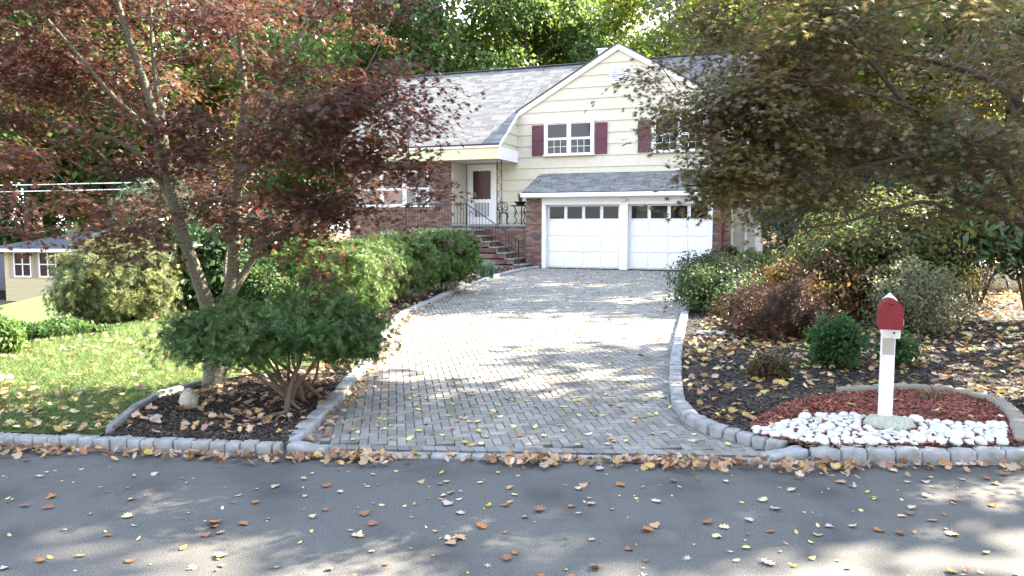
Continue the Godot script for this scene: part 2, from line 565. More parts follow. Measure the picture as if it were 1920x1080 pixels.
# limbs: [[points relative to the base], r0, r1]; clusters: [centre, radius, flatness, sprigs]
func plant(called: String, label: String, category: String, base: Vector3, limbs: Array, clusters: Array, sprig: Mesh, leafmat: Material, palette: Array, size: float, bark: Material, seed_: int, opt := {}) -> Node3D:
	var r := RandomNumberGenerator.new()
	r.seed = seed_
	var root := thing(called, label, category, base, 0.0, opt.get("group", ""))
	var st := SurfaceTool.new()
	st.begin(Mesh.PRIMITIVE_TRIANGLES)
	var nodes := []
	for L in limbs:
		var raw: Array = L[0]
		var cv := Curve3D.new()
		for i in raw.size():
			var tg: Vector3 = ((raw[mini(i + 1, raw.size() - 1)] as Vector3) - (raw[maxi(i - 1, 0)] as Vector3)) * 0.22
			cv.add_point(raw[i], -tg, tg)
		var n: int = maxi(4, raw.size() * 3)
		var pts := PackedVector3Array()
		var rad := PackedFloat32Array()
		for i in n + 1:
			var t := i / float(n)
			var p := cv.sample_baked(t * cv.get_baked_length())
			var rr := lerpf(L[1], L[2], pow(t, 0.75))
			if L.size() > 3 and t < 0.14: rr *= 1.0 + (0.14 - t) * float(L[3])
			pts.append(p)
			rad.append(rr)
			if t > opt.get("bare", 0.25) or L.size() < 4: nodes.append([p, rr])
		tube(st, pts, rad, opt.get("sides", 7))
	var order := []
	for c in clusters:
		var k := near_node(nodes, c[0])
		order.append([(nodes[k][0] as Vector3).distance_to(c[0]), c])
	order.sort_custom(func(a, b): return a[0] < b[0])
	var tips := []
	for o in order:
		var c: Array = o[1]
		var k := near_node(nodes, c[0])
		var p0: Vector3 = nodes[k][0]
		var p3: Vector3 = c[0]
		var len := p0.distance_to(p3)
		if len > 0.03:
			var m := (p0 + p3) * 0.5 + Vector3(r.randf_range(-0.12, 0.12), r.randf_range(-0.02, 0.14), r.randf_range(-0.12, 0.12)) * len
			var r0: float = minf(float(nodes[k][1]) * 0.72, 0.004 + len * opt.get("twig", 0.022))
			var pts := PackedVector3Array()
			var rad := PackedFloat32Array()
			for i in 5:
				var t := i / 4.0
				var q := p0.lerp(m, t).lerp(m.lerp(p3, t), t)
				pts.append(q)
				rad.append(lerpf(r0, opt.get("tip", 0.004), t))
				if i > 0: nodes.append([q, lerpf(r0, opt.get("tip", 0.004), t)])
			tube(st, pts, rad, 4)
			for i in int(opt.get("twiglets", 2)):
				var a := r.randf() * TAU
				var e := p3 + Vector3(cos(a), r.randf_range(-0.3, 0.4), sin(a)) * float(c[1]) * 0.8
				tube(st, PackedVector3Array([p3, p3.lerp(e, 0.5) + Vector3(0, 0.03, 0), e]), PackedFloat32Array([0.6 * opt.get("tip", 0.004) + 0.0015, opt.get("tip", 0.004) * 0.6, 0.0012]), 3)
		tips.append(c)
	st.generate_normals()
	piece(opt.get("wood", "trunk"), st.commit(), bark, root)
	var buf := PackedFloat32Array()
	var flat_up: float = opt.get("tilt", 0.55)
	for c in tips:
		var tone := pick(r, palette)
		var n: int = c[3]
		for i in n:
			var v := Vector3(r.randfn(0, 0.45), r.randfn(0, 0.45), r.randfn(0, 0.45))
			var rad: float = c[1]
			var p: Vector3 = (c[0] as Vector3) + Vector3(v.x, v.y * float(c[2]) - (v.x * v.x + v.z * v.z) * opt.get("droop", 0.0), v.z) * rad
			var up: Vector3 = Vector3(r.randfn(0, flat_up), 1, r.randfn(0, flat_up)) + Vector3(v.x, 0, v.z) * opt.get("out", 0.4)
			if opt.has("radial"): up = (p - (opt.radial as Vector3)).normalized() + Vector3(r.randfn(0, 0.4), r.randfn(0, 0.4), r.randfn(0, 0.4))
			var s := size * r.randf_range(0.75, 1.25)
			push(buf, frame_of(p, up, r.randf() * TAU, Vector3(s, s, s)), tone.lerp(pick(r, palette), 0.5))
	scatter(opt.get("crown", "crown"), sprig, leafmat, buf, root)
	return root

func crown_clusters(seed_: int, centre: Vector3, radii: Vector3, n: int, rad: float, flat: float, each: int, hollow := 0.35) -> Array:
	var r := RandomNumberGenerator.new()
	r.seed = seed_
	var out := []
	while out.size() < n:
		var v := Vector3(r.randf_range(-1, 1), r.randf_range(-1, 1), r.randf_range(-1, 1))
		if v.length() > 1.0 or v.length() < hollow: continue
		out.append([centre + v * radii, rad * r.randf_range(0.7, 1.25), flat, each])
	return out

func forest_tree(called: String, label: String, base: Vector3, h: float, w: float, low: float, palette: Array, seed_: int, n := 95, each := 38, size := 1.0, group := "") -> Node3D:
	var r := RandomNumberGenerator.new()
	r.seed = seed_
	var lean := Vector3(r.randf_range(-0.6, 0.6), 0, r.randf_range(-0.6, 0.6))
	var limbs := []
	var tr := []
	for i in 6: tr.append(Vector3(0, h * 0.9 * i / 5.0, 0) + lean * (i / 5.0) + Vector3(r.randf_range(-0.15, 0.15), 0, r.randf_range(-0.15, 0.15)) * float(i > 0))
	limbs.append([tr, 0.014 * h + 0.06, 0.03, 4.0])
	for k in 8:
		var y := lerpf(low, h * 0.75, (k + r.randf() * 0.6) / 8.0)
		var a := k * 2.4 + r.randf()
		var reach := w * r.randf_range(0.5, 0.75) * (1.0 - 0.45 * y / h)
		var s := Vector3(0, y, 0) + lean * (y / (h * 0.9))
		limbs.append([[s, s + Vector3(cos(a) * reach * 0.5, reach * 0.45, sin(a) * reach * 0.5), s + Vector3(cos(a) * reach, reach * 0.8, sin(a) * reach)], 0.006 * h + 0.02, 0.02])
	var cl := crown_clusters(seed_ + 1, Vector3(0, (low + h) * 0.53, 0) + lean * 0.6, Vector3(w, (h - low) * 0.55, w), n, w * 0.24, 0.7, each, 0.3)
	return plant(called, label, "tree", base, limbs, cl, sprigs.far, M.leaf, palette, size, M.darkbark, seed_, {"group": group, "sides": 7, "twig": 0.018, "tip": 0.012, "tilt": 0.8, "bare": 0.2, "twiglets": 1})

func shrub(called: String, label: String, base: Vector3, radii: Vector3, cy: float, sprig: Mesh, mat: Material, palette: Array, size: float, seed_: int, n := 60, each := 22, opt := {}) -> Node3D:
	# stems from the base fan out into a crown of small clumps
	var r := RandomNumberGenerator.new()
	r.seed = seed_
	var limbs := []
	var stems: int = opt.get("stems", 7)
	for k in stems:
		var a := TAU * k / stems + r.randf() * 0.6
		var e := Vector3(cos(a) * radii.x * 0.5, cy + radii.y * 0.1, sin(a) * radii.z * 0.5)
		var s := Vector3(cos(a), 0, sin(a)) * 0.07 - Vector3(0, 0.03, 0)
		limbs.append([[s, s.lerp(e, 0.5) + Vector3(r.randf_range(-0.08, 0.08), 0.02, r.randf_range(-0.08, 0.08)), e], opt.get("stem_r", 0.02), 0.006])
	var cl := []
	var tries := 0
	while cl.size() < n and tries < n * 30:
		tries += 1
		var v := Vector3(r.randf_range(-1, 1), r.randf_range(-1, 1), r.randf_range(-1, 1))
		if v.length() > 1.0 or v.length() < opt.get("hollow", 0.55): continue
		if opt.get("box", 0.0) > 0.0: v.y = clampf(v.y * 1.5, -1, 0.9)
		var p := Vector3(v.x * radii.x, cy + v.y * radii.y, v.z * radii.z)
		if p.y < opt.get("floor", 0.05): continue
		cl.append([p, minf(radii.x, minf(radii.y, radii.z)) * opt.get("clump", 0.3) * r.randf_range(0.7, 1.3), 0.8, each])
	var o2 := {"wood": "stem", "crown": "foliage", "sides": 5, "twig": 0.02, "tip": 0.003, "tilt": 0.6, "out": 0.6, "bare": 0.0, "twiglets": opt.get("twiglets", 1), "group": opt.get("group", ""), "droop": opt.get("droop", 0.0)}
	if opt.get("round", true): o2["radial"] = Vector3(0, cy - radii.y * 0.5, 0)
	return plant(called, label, opt.get("category", "shrub"), base, limbs, cl, sprig, mat, palette, size, opt.get("bark", M.stem), seed_ + 5, o2)

# ---------------------------------------------------------------- ground
func gh(x: float, Z: float) -> float:
	var z := clampf(Z, 6.0, 30.0)
	var y := 0.09 + 0.0125 * (z - 6.0)
	if x < -6.2: y -= minf(3.2, 0.10 * pow(-6.2 - x, 1.25))
	var x0 := maxf(3.5, 2.85 + (minf(Z, 27.0) - 10.7) * 0.322)   # the ground climbs to the right of the driveway
	if x > x0: y += 0.045 * (minf(x, 30.0) - x0) * clampf((Z - 7.0) / 8.0, 0.0, 1.4)
	if x < -1.0:
		var t := clampf((Z - 19.0) / 8.0, 0.0, 1.0)
		y += 0.9 * t * t * (3.0 - 2.0 * t) * clampf((-1.0 - x) / 2.0, 0.0, 1.0)
	return y

func kerb_z(x: float) -> float:
	return 5.53 + 0.055 * maxf(0.0, 1.9 - x) + 0.05 * maxf(0.0, -1.9 - x)

func dh(x: float, Z: float) -> float:   # the paved surface
	var t := clampf((Z - kerb_z(x)) / 2.2, 0.0, 1.0)
	return lerpf(0.03, gh(x, Z) - 0.005, t * t * (3.0 - 2.0 * t))

func at(x: float, Z: float, lift := 0.0) -> Vector3:
	return Vector3(x, gh(x, Z) + lift, -Z)

const LEFT_EDGE := [[-1.76, 5.66], [-1.70, 6.3], [-1.67, 7.5], [-1.71, 8.8], [-1.78, 10.0], [-1.95, 12.3], [-1.93, 13.7], [-1.3, 18.2], [-0.4, 22.6], [0.45, 25.4], [0.98, 26.44]]
const RIGHT_EDGE := [[2.24, 5.52], [2.09, 5.74], [1.90, 5.95], [1.67, 6.2], [1.54, 6.53], [1.53, 7.04], [1.69, 7.9], [1.96, 9.1], [2.35, 10.7], [3.12, 13.66], [3.9, 16.2], [5.6, 21.0], [6.72, 24.35]]

func smooth_line(raw: Array, step: float) -> Array:
	var cv := Curve2D.new()
	for i in raw.size():
		var a: Array = raw[maxi(i - 1, 0)]
		var b: Array = raw[mini(i + 1, raw.size() - 1)]
		var t := Vector2(b[0] - a[0], b[1] - a[1]) * 0.17
		cv.add_point(Vector2(raw[i][0], raw[i][1]), -t, t)
	var n := int(round(cv.get_baked_length() / step))
	var out := []
	for i in n + 1: out.append(cv.sample_baked(cv.get_baked_length() * i / n))
	return out

func offset_line(line: Array, d: float) -> Array:
	# the line moved sideways by d, to the left of its direction for d > 0
	var out := []
	for i in line.size():
		var t: Vector2 = ((line[mini(i + 1, line.size() - 1)] as Vector2) - (line[maxi(i - 1, 0)] as Vector2)).normalized()
		out.append((line[i] as Vector2) + Vector2(-t.y, t.x) * d)
	return out

func poly_sheet(poly: PackedVector2Array, cell: float, height: Callable, lift: float) -> ArrayMesh:
	# a sheet over the polygon that follows the height, cut cell by cell
	var st := st_new()
	st.set_smooth_group(0)
	var lo := Vector2(1e9, 1e9)
	var hi := -lo
	for p in poly:
		lo = lo.min(p)
		hi = hi.max(p)
	for i in int(ceil((hi.x - lo.x) / cell)):
		for k in int(ceil((hi.y - lo.y) / cell)):
			var c := lo + Vector2(i, k) * cell
			var sq := PackedVector2Array([c, c + Vector2(cell, 0), c + Vector2(cell, cell), c + Vector2(0, cell)])
			for q in Geometry2D.intersect_polygons(sq, poly):
				var idx := Geometry2D.triangulate_polygon(q)
				for j in range(0, idx.size(), 3):
					var v := []
					for m in 3:
						var s: Vector2 = q[idx[j + m]]
						v.append(Vector3(s.x, height.call(s.x, s.y) + lift, -s.y))
					if ((v[1] as Vector3) - v[0]).cross((v[2] as Vector3) - v[0]).y < 0: tri(st, v[0], v[2], v[1])
					else: tri(st, v[0], v[1], v[2])
	st.index()
	st.generate_normals()
	return st.commit()

var drive_poly := PackedVector2Array()
var lawn_poly := PackedVector2Array()
var left_bed := PackedVector2Array()
var right_bed := PackedVector2Array()
var red_bed := PackedVector2Array()
var hedge_bed := PackedVector2Array()

func build_ground():
	# one sheet to the horizon, finer near the camera
	var xs := []
	var zs := []
	var x := -420.0
	while x < 420.0:
		xs.append(x)
		x += 0.6 if absf(x) < 18 else (4.0 if absf(x) < 70 else 40.0)
	var z := -160.0
	while z < 560.0:
		zs.append(z)
		z += 0.6 if z > -1 and z < 34 else (4.0 if z > -40 and z < 90 else 40.0)
	var st := st_new()
	st.set_smooth_group(0)
	var far_rise := func(a, b):
		var y: float = (gh(a, b) if b > kerb_z(a) + 0.12 else (-0.05 if b > -4.2 else 0.04)) - 0.02 + 0.03 * clampf(b - 36.0, 0, 80) * smoothstep(-22.0, -6.0, a)
		var under := 0.14 * (1.0 - smoothstep(2.3, 3.3, absf(a - 0.2))) * (1.0 - smoothstep(8.0, 10.0, b))
		if b > 8.0 and b < 27.0 and a > -2.2 and a < maxf(2.0, 2.35 + (b - 10.7) * 0.322): under = maxf(under, 0.06)
		return y - under * float(b > 5.0)
	for i in range(xs.size() - 1):
		for k in range(zs.size() - 1):
			var P := func(a, b): return Vector3(xs[a], far_rise.call(xs[a], zs[b]), -zs[b])
			quad(st, P.call(i, k), P.call(i + 1, k), P.call(i + 1, k + 1), P.call(i, k + 1))
	st.index()
	st.generate_normals()
	structure("ground", st.commit(), M.forest)
	# the street
	var road := PackedVector2Array()
	for i in 41:
		var a := -60.0 + i * 3.0
		road.append(Vector2(a, kerb_z(clampf(a, -9, 9)) + 0.06))
	road.append(Vector2(60, -4.2))
	road.append(Vector2(-60, -4.2))
	structure("road", poly_sheet(road, 3.0, func(a, b): return 0.0, 0.0), M.asphalt)
	# the planted areas
	drive_poly = PackedVector2Array()
	for p in smooth_line(LEFT_EDGE, 0.3): drive_poly.append(p)
	var re := smooth_line(RIGHT_EDGE, 0.3)
	re.reverse()
	for p in re: drive_poly.append(p)
	for i in range(1, 8):
		var a := lerpf(2.24, -1.76, i / 8.0)
		drive_poly.append(Vector2(a, kerb_z(a) + 0.1))
	left_bed = PackedVector2Array([Vector2(-3.33, kerb_z(-3.33) + 0.1), Vector2(-1.8, kerb_z(-1.8) + 0.1)])
	for p in [[-1.80, 6.3], [-1.78, 7.5], [-1.80, 8.6], [-2.05, 8.84], [-2.54, 8.8], [-3.06, 8.2], [-3.36, 7.75], [-3.51, 7.25]]: left_bed.append(Vector2(p[0], p[1]))
	hedge_bed = PackedVector2Array()
	for p in [[-1.9, 11.2], [-2.05, 12.3], [-2.03, 13.7], [-1.4, 18.2], [-0.5, 22.6], [0.4, 25.6], [-1.0, 26.5], [-6.5, 28.6], [-6.0, 24.0], [-3.6, 17.5], [-3.4, 13.0], [-2.6, 11.3]]: hedge_bed.append(Vector2(p[0], p[1]))
	lawn_poly = PackedVector2Array()
	for i in 9:
		var a := lerpf(-40.0, -3.36, i / 8.0)
		lawn_poly.append(Vector2(a, kerb_z(clampf(a, -9, 9)) + 0.1))
	for p in [[-3.53, 7.25], [-3.38, 7.8], [-3.08, 8.24], [-2.56, 8.84], [-2.05, 8.9], [-1.82, 8.9], [-1.88, 10.0], [-1.93, 11.2], [-2.6, 11.3], [-3.4, 13.0], [-3.6, 17.5], [-6.0, 22.0], [-9.0, 33.0], [-40.0, 33.0]]: lawn_poly.append(Vector2(p[0], p[1]))
	right_bed = PackedVector2Array()
	for p in offset_line(smooth_line(RIGHT_EDGE, 0.4), -0.10): right_bed.append(p)
	for p in [[9.0, 22.0], [9.0, 9.5], [6.2, 6.6], [6.2, 5.6], [3.0, 5.62]]: right_bed.append(Vector2(p[0], p[1]))
	red_bed = PackedVector2Array()
	for p in [[1.98, 5.95], [2.05, 6.3], [2.6, 6.9], [3.4, 7.4], [4.1, 7.52], [4.48, 7.38], [4.58, 7.0], [4.4, 6.5], [4.05, 5.7], [3.0, 5.64], [2.3, 5.66]]: red_bed.append(Vector2(p[0], p[1]))
	structure("lawn", poly_sheet(lawn_poly, 0.7, gh, 0.012), M.turf)
	var mulch := structure("mulch_bed", poly_sheet(left_bed, 0.5, gh, 0.004), M.soil)
	mulch.set_meta("label", "black mulch bed between the lawn and the driveway")
	structure("mulch_bed", poly_sheet(right_bed, 0.6, gh, 0.02), M.soil)
	structure("hedge_bed", poly_sheet(hedge_bed, 0.7, gh, 0.02), M.soil)
	structure("red_mulch_bed", poly_sheet(red_bed, 0.35, red_height, 0.0), M.redmulch)
	# grass blades
	var buf := PackedFloat32Array()
	var r := RandomNumberGenerator.new()
	r.seed = 3
	var n := 0
	while n < 42000:
		var Z := 5.9 + pow(r.randf(), 1.6) * 15.0
		var a := r.randf_range(-11.0, -1.75)
		if a < -0.72 * Z - 0.6: continue
		if not Geometry2D.is_point_in_polygon(Vector2(a, Z), lawn_poly): continue
		n += 1
		var v := r.randf()
		var c := Color(0.07, 0.13, 0.03).lerp(Color(0.135, 0.19, 0.055), v)
		if r.randf() < 0.10: c = Color(0.26, 0.23, 0.12)
		var s := r.randf_range(0.4, 0.85) * (1.0 + 0.03 * Z)
		var t := frame_of(at(a, Z, 0.025), Vector3(r.randfn(0, 0.25), r.randfn(0, 0.25), 1), r.randf() * TAU, Vector3(s, s, s))
		var y := r.randf() * TAU
		t.basis = Basis(Vector3.UP, y) * Basis(Vector3.RIGHT, -PI / 2 + r.randfn(0, 0.25)) * Basis.from_scale(Vector3(s, s, s * 0.75))
		push(buf, t, c)
	var gr := scatter("grass", sprigs.grass, M.blade, buf)
	tag(gr, "short green lawn grass sloping up from the kerb", "grass", "", "stuff")
	# shredded mulch
	var chip := box_mesh(Vector3(-0.5, -0.12, -0.14), Vector3(0.5, 0.12, 0.14))
	mulch_chips("mulch", "black shredded mulch around the maple trunk", left_bed, 5200, chip, [Color(0.02, 0.016, 0.014), Color(0.045, 0.035, 0.03), Color(0.085, 0.065, 0.05)], func(a, b): return gh(a, b) + 0.012, 5)
	mulch_chips("mulch", "black shredded mulch between driveway edging and mailbox bed", right_bed, 14000, chip, [Color(0.014, 0.012, 0.011), Color(0.045, 0.036, 0.032), Color(0.12, 0.095, 0.075)], func(a, b): return gh(a, b) + 0.025, 6)
	mulch_chips("red_mulch", "red shredded mulch behind the white stones", red_bed, 6500, chip, [Color(0.09, 0.022, 0.016), Color(0.17, 0.05, 0.035), Color(0.28, 0.12, 0.09)], func(a, b): return red_height(a, b) + 0.008, 7)

func red_height(x: float, Z: float) -> float:
	var d := Vector2((x - 3.25) / 1.35, (Z - 6.55) / 0.95).length()
	return gh(x, Z) + 0.03 + 0.045 * (1.0 - smoothstep(0.3, 1.0, d))

func mulch_chips(called: String, label: String, poly: PackedVector2Array, n: int, mesh: Mesh, palette: Array, height: Callable, seed_: int):
	var r := RandomNumberGenerator.new()
	r.seed = seed_
	var buf := PackedFloat32Array()
	var k := 0
	while k < n:
		var Z := 5.6 + pow(r.randf(), 1.5) * 9.0
		var a := r.randf_range(-3.6, 7.5)
		if not Geometry2D.is_point_in_polygon(Vector2(a, Z), poly): continue
		k += 1
		var s := r.randf_range(0.025, 0.075)
		push(buf, frame_of(Vector3(a, height.call(a, Z), -Z), Vector3(r.randfn(0, 0.35), 1, r.randfn(0, 0.35)), r.randf() * TAU, Vector3(s, s * 0.6, s * 0.8)), pick(r, palette))
	tag(scatter(called, mesh, M.chip, buf), label, "mulch", "", "stuff")

# ---------------------------------------------------------------- driveway and kerbs
func paver_mesh(v: int) -> ArrayMesh:
	var r := RandomNumberGenerator.new()
	r.seed = 900 + v
	var st := st_new()
	var t := Transform3D(Basis(Vector3(r.randfn(0, 0.004), 1, r.randfn(0, 0.004)).cross(Vector3.BACK).normalized(), Vector3.UP, Vector3.BACK), Vector3(0, r.randf_range(-0.003, 0.003), 0))
	box(st, Vector3(-0.0755, -0.05, -0.0365), Vector3(0.0755, 0.0, 0.0365), 0.0045, t)
	return done(st)

func drive_frame(c: Vector2, turn: float) -> Transform3D:
	var e := 0.12
	var n := Vector3(-(dh(c.x + e, c.y) - dh(c.x - e, c.y)) / (2 * e), 1.0, (dh(c.x, c.y + e) - dh(c.x, c.y - e)) / (2 * e)).normalized()
	var x := Vector3(cos(turn), 0, -sin(turn))
	x = (x - n * x.dot(n)).normalized()
	return Transform3D(Basis(x, n, x.cross(n)), Vector3(c.x, dh(c.x, c.y), -c.y))

func build_driveway():
	var r := RandomNumberGenerator.new()
	r.seed = 21
	var drive := structure("driveway", poly_sheet(drive_poly, 0.6, dh, -0.022), M.sand)
	# the border course along the street and the flush granite strip
	var inner := Geometry2D.offset_polygon(drive_poly, -0.012)
	var poly: PackedVector2Array = inner[0]
	for q in inner:
		if q.size() > poly.size(): poly = q
	# herringbone of small pavers, turned a little against the street
	var turn := deg_to_rad(9.0)
	var ax := Vector2(cos(turn), sin(turn))
	var ay := Vector2(-sin(turn), cos(turn))
	var u := 0.078
	var full := []
	var st := SurfaceTool.new()
	st.begin(Mesh.PRIMITIVE_TRIANGLES)
	st.set_smooth_group(-1)
	var meshes := []
	for v in 4: meshes.append(paver_mesh(v))
	var o := Vector2(1.0, 5.2)
	for i in range(-95, 130):
		for k in range(-130, 330):
			var m := posmod(i - k, 4)
			if m != 0 and m != 3: continue   # cells (i,k),(i+1,k) lie across when i-k = 0 mod 4; (i,k),(i,k+1) stand upright when 3 mod 4
			var horiz := m == 0
			var size := Vector2(0.150, 0.072) if horiz else Vector2(0.072, 0.150)
			var cc := Vector2(i, k) * u + (Vector2(u, u * 0.5) if horiz else Vector2(u * 0.5, u))
			var c := o + ax * cc.x + ay * cc.y
			if c.y > 27.0 or c.y < kerb_z(c.x) + 0.27 or c.x < -2.3 or c.x > 7.0: continue
			var q := PackedVector2Array()
			for s in [Vector2(-1, -1), Vector2(1, -1), Vector2(1, 1), Vector2(-1, 1)]:
				var d: Vector2 = s * size * 0.5
				q.append(c + ax * d.x + ay * d.y)
			var inside := 0
			for p in q: inside += int(Geometry2D.is_point_in_polygon(p, poly))
			if inside == 0: continue
			if inside == 4:
				full.append([c, turn + (0.0 if horiz else PI / 2)])
			else:
				for part in Geometry2D.intersect_polygons(q, poly): flat_piece(st, part, r)
	full.sort_custom(func(a, b): return (a[0] as Vector2).y < (b[0] as Vector2).y)
	# a soldier course of leaning pavers just behind the granite strip
	var x := -1.62
	while x < 2.02:
		var z := kerb_z(x) + 0.19
		var lean := 0.55
		var q := PackedVector2Array([Vector2(x, z - 0.055), Vector2(x + 0.095, z - 0.055), Vector2(x + 0.095 - lean * 0.06, z + 0.06), Vector2(x - lean * 0.06, z + 0.06)])
		flat_piece(st, q, r)
		x += 0.102
	for i in full.size():
		var f: Array = full[i]
		var xf := drive_frame(f[0], f[1])
		xf.origin.y += r.randf_range(-0.002, 0.002)
		if i < 300:
			piece("paver", meshes[r.randi() % 4], M.pavers[r.randi() % 5], drive, xf)
		else:
			var g := r.randf_range(0.20, 0.31)
			st.set_color(Color(g * r.randf_range(1.02, 1.09), g, g * r.randf_range(0.88, 0.97)))
			slab(st, xf)
	st.generate_normals()
	var rest := piece("paving", st.commit(), M.paver, drive)
	rest.set_meta("kind", "stuff")
	# granite strip flush with the street
	var strip := thing("granite_strip", "flush granite strip where the paved driveway meets the street", "kerb", Vector3(0.2, 0, -5.66))
	x = -1.62
	while x < 2.1:
		var l := r.randf_range(0.26, 0.42)
		var z := kerb_z(x + l * 0.5)
		var mesh := stone_mesh(r.randi(), Vector3(l - 0.012, 0.10, 0.11), 0.006)
		piece("stone", mesh, M.granite, strip, Transform3D(Basis(Vector3.UP, -0.055), Vector3(x + l * 0.5 - 0.2, -0.028, -(z + 0.06) + 5.66)))
		x += l

func flat_piece(st: SurfaceTool, q: PackedVector2Array, r: RandomNumberGenerator):
	var g := r.randf_range(0.20, 0.28)
	st.set_color(Color(g * 1.02, g, g * 0.97))
	var idx := Geometry2D.triangulate_polygon(q)
	var V := func(p, l): return Vector3(p.x, dh(p.x, p.y) + l, -p.y)
	for j in range(0, idx.size(), 3):
		var a: Vector3 = V.call(q[idx[j]], 0.0)
		var b: Vector3 = V.call(q[idx[j + 1]], 0.0)
		var c: Vector3 = V.call(q[idx[j + 2]], 0.0)
		if (b - a).cross(c - a).y < 0: tri(st, a, c, b)
		else: tri(st, a, b, c)
	var cw := Geometry2D.is_polygon_clockwise(q)
	for i in q.size():
		var a: Vector2 = q[i]
		var b: Vector2 = q[(i + 1) % q.size()]
		if cw: quad(st, V.call(a, 0.0), V.call(b, 0.0), V.call(b, -0.03), V.call(a, -0.03))
		else: quad(st, V.call(b, 0.0), V.call(a, 0.0), V.call(a, -0.03), V.call(b, -0.03))

func slab(st: SurfaceTool, t: Transform3D):
	# a paver with a chamfered top, 10 triangles
	var a := Vector2(0.0755, 0.0365)
	var b := a - Vector2(0.0045, 0.0045)
	var T := []
	var B := []
	for s in [Vector2(-1, 1), Vector2(1, 1), Vector2(1, -1), Vector2(-1, -1)]:
		T.append(t * Vector3(s.x * b.x, 0, s.y * b.y))
		B.append(t * Vector3(s.x * a.x, -0.012, s.y * a.y))
	quad(st, T[0], T[1], T[2], T[3])
	for i in 4: quad(st, B[i], B[(i + 1) % 4], T[(i + 1) % 4], T[i])

func stone_mesh(seed_: int, size: Vector3, ch := 0.014) -> ArrayMesh:
	# a rough split block: a chamfered box with a subdivided, uneven skin
	var n := FastNoiseLite.new()
	n.seed = seed_
	n.frequency = 13.0
	var st := SurfaceTool.new()
	st.begin(Mesh.PRIMITIVE_TRIANGLES)
	st.set_smooth_group(0)
	var h := size * 0.5
	var N := 5
	for ax in 3:
		for s in [-1.0, 1.0]:
			if ax == 1 and s < 0: continue
			var a := (ax + 1) % 3
			var b := (ax + 2) % 3
			var P := func(i, k):
				var v := Vector3.ZERO
				v[ax] = s
				v[a] = lerpf(-1, 1, i / float(N))
				v[b] = lerpf(-1, 1, k / float(N))
				# round the edges
				var q := Vector3(v.x * h.x, v.y * h.y, v.z * h.z)
				var inner := Vector3(clampf(q.x, -h.x + ch, h.x - ch), clampf(q.y, -h.y + ch, h.y - ch), clampf(q.z, -h.z + ch, h.z - ch))
				var d := q - inner
				if d.length() > ch: q = inner + d.normalized() * ch
				var w := n.get_noise_3dv(q + Vector3(3, 1, 7) * 0.1) * minf(0.022, ch * 1.5)
				return q + v.normalized() * w
			for i in N:
				for k in N:
					var p0: Vector3 = P.call(i, k)
					var p1: Vector3 = P.call(i + 1, k)
					var p2: Vector3 = P.call(i + 1, k + 1)
					var p3: Vector3 = P.call(i, k + 1)
					if s > 0: quad(st, p0, p1, p2, p3)
					else: quad(st, p0, p3, p2, p1)
	st.index()
	st.generate_normals()
	return st.commit()

func run_of_stones(called: String, label: String, line: Array, width: float, lmin: float, lmax: float, tall: float, height: Callable, seed_: int, mat: Material):
	# line: Vector2 (x, Z) samples 2 cm apart or so
	var r := RandomNumberGenerator.new()
	r.seed = seed_
	var mid: Vector2 = line[line.size() / 2]
	var base := Vector3(mid.x, height.call(mid.x, mid.y), -mid.y)
	var root := thing(called, label, "kerb", base)
	var variants := []
	for v in 6: variants.append(stone_mesh(seed_ * 10 + v, Vector3(1, 1, 1) * 0.2, 0.016))
	var i := 0
	while i < line.size() - 2:
		var want := r.randf_range(lmin, lmax)
		var k := i
		while k < line.size() - 1 and (line[k] as Vector2).distance_to(line[i]) < want: k += 1
		var a: Vector2 = line[i]
		var b: Vector2 = line[k]
		var l := a.distance_to(b)
		if l < lmin * 0.5: break
		var c := (a + b) * 0.5
		var ang := atan2(b.y - a.y, b.x - a.x)
		var w := width * r.randf_range(0.92, 1.06)
		var t := tall * r.randf_range(0.93, 1.06)
		var bs := Basis(Vector3.UP, ang + r.randfn(0, 0.02)) * Basis.from_scale(Vector3((l - 0.008) / 0.2, (t + 0.08) / 0.2, w / 0.2))
		piece("stone", variants[r.randi() % 6], mat, root, Transform3D(bs, Vector3(c.x, height.call(c.x, c.y) + (t - 0.08) * 0.5, -c.y) - base))
		i = k

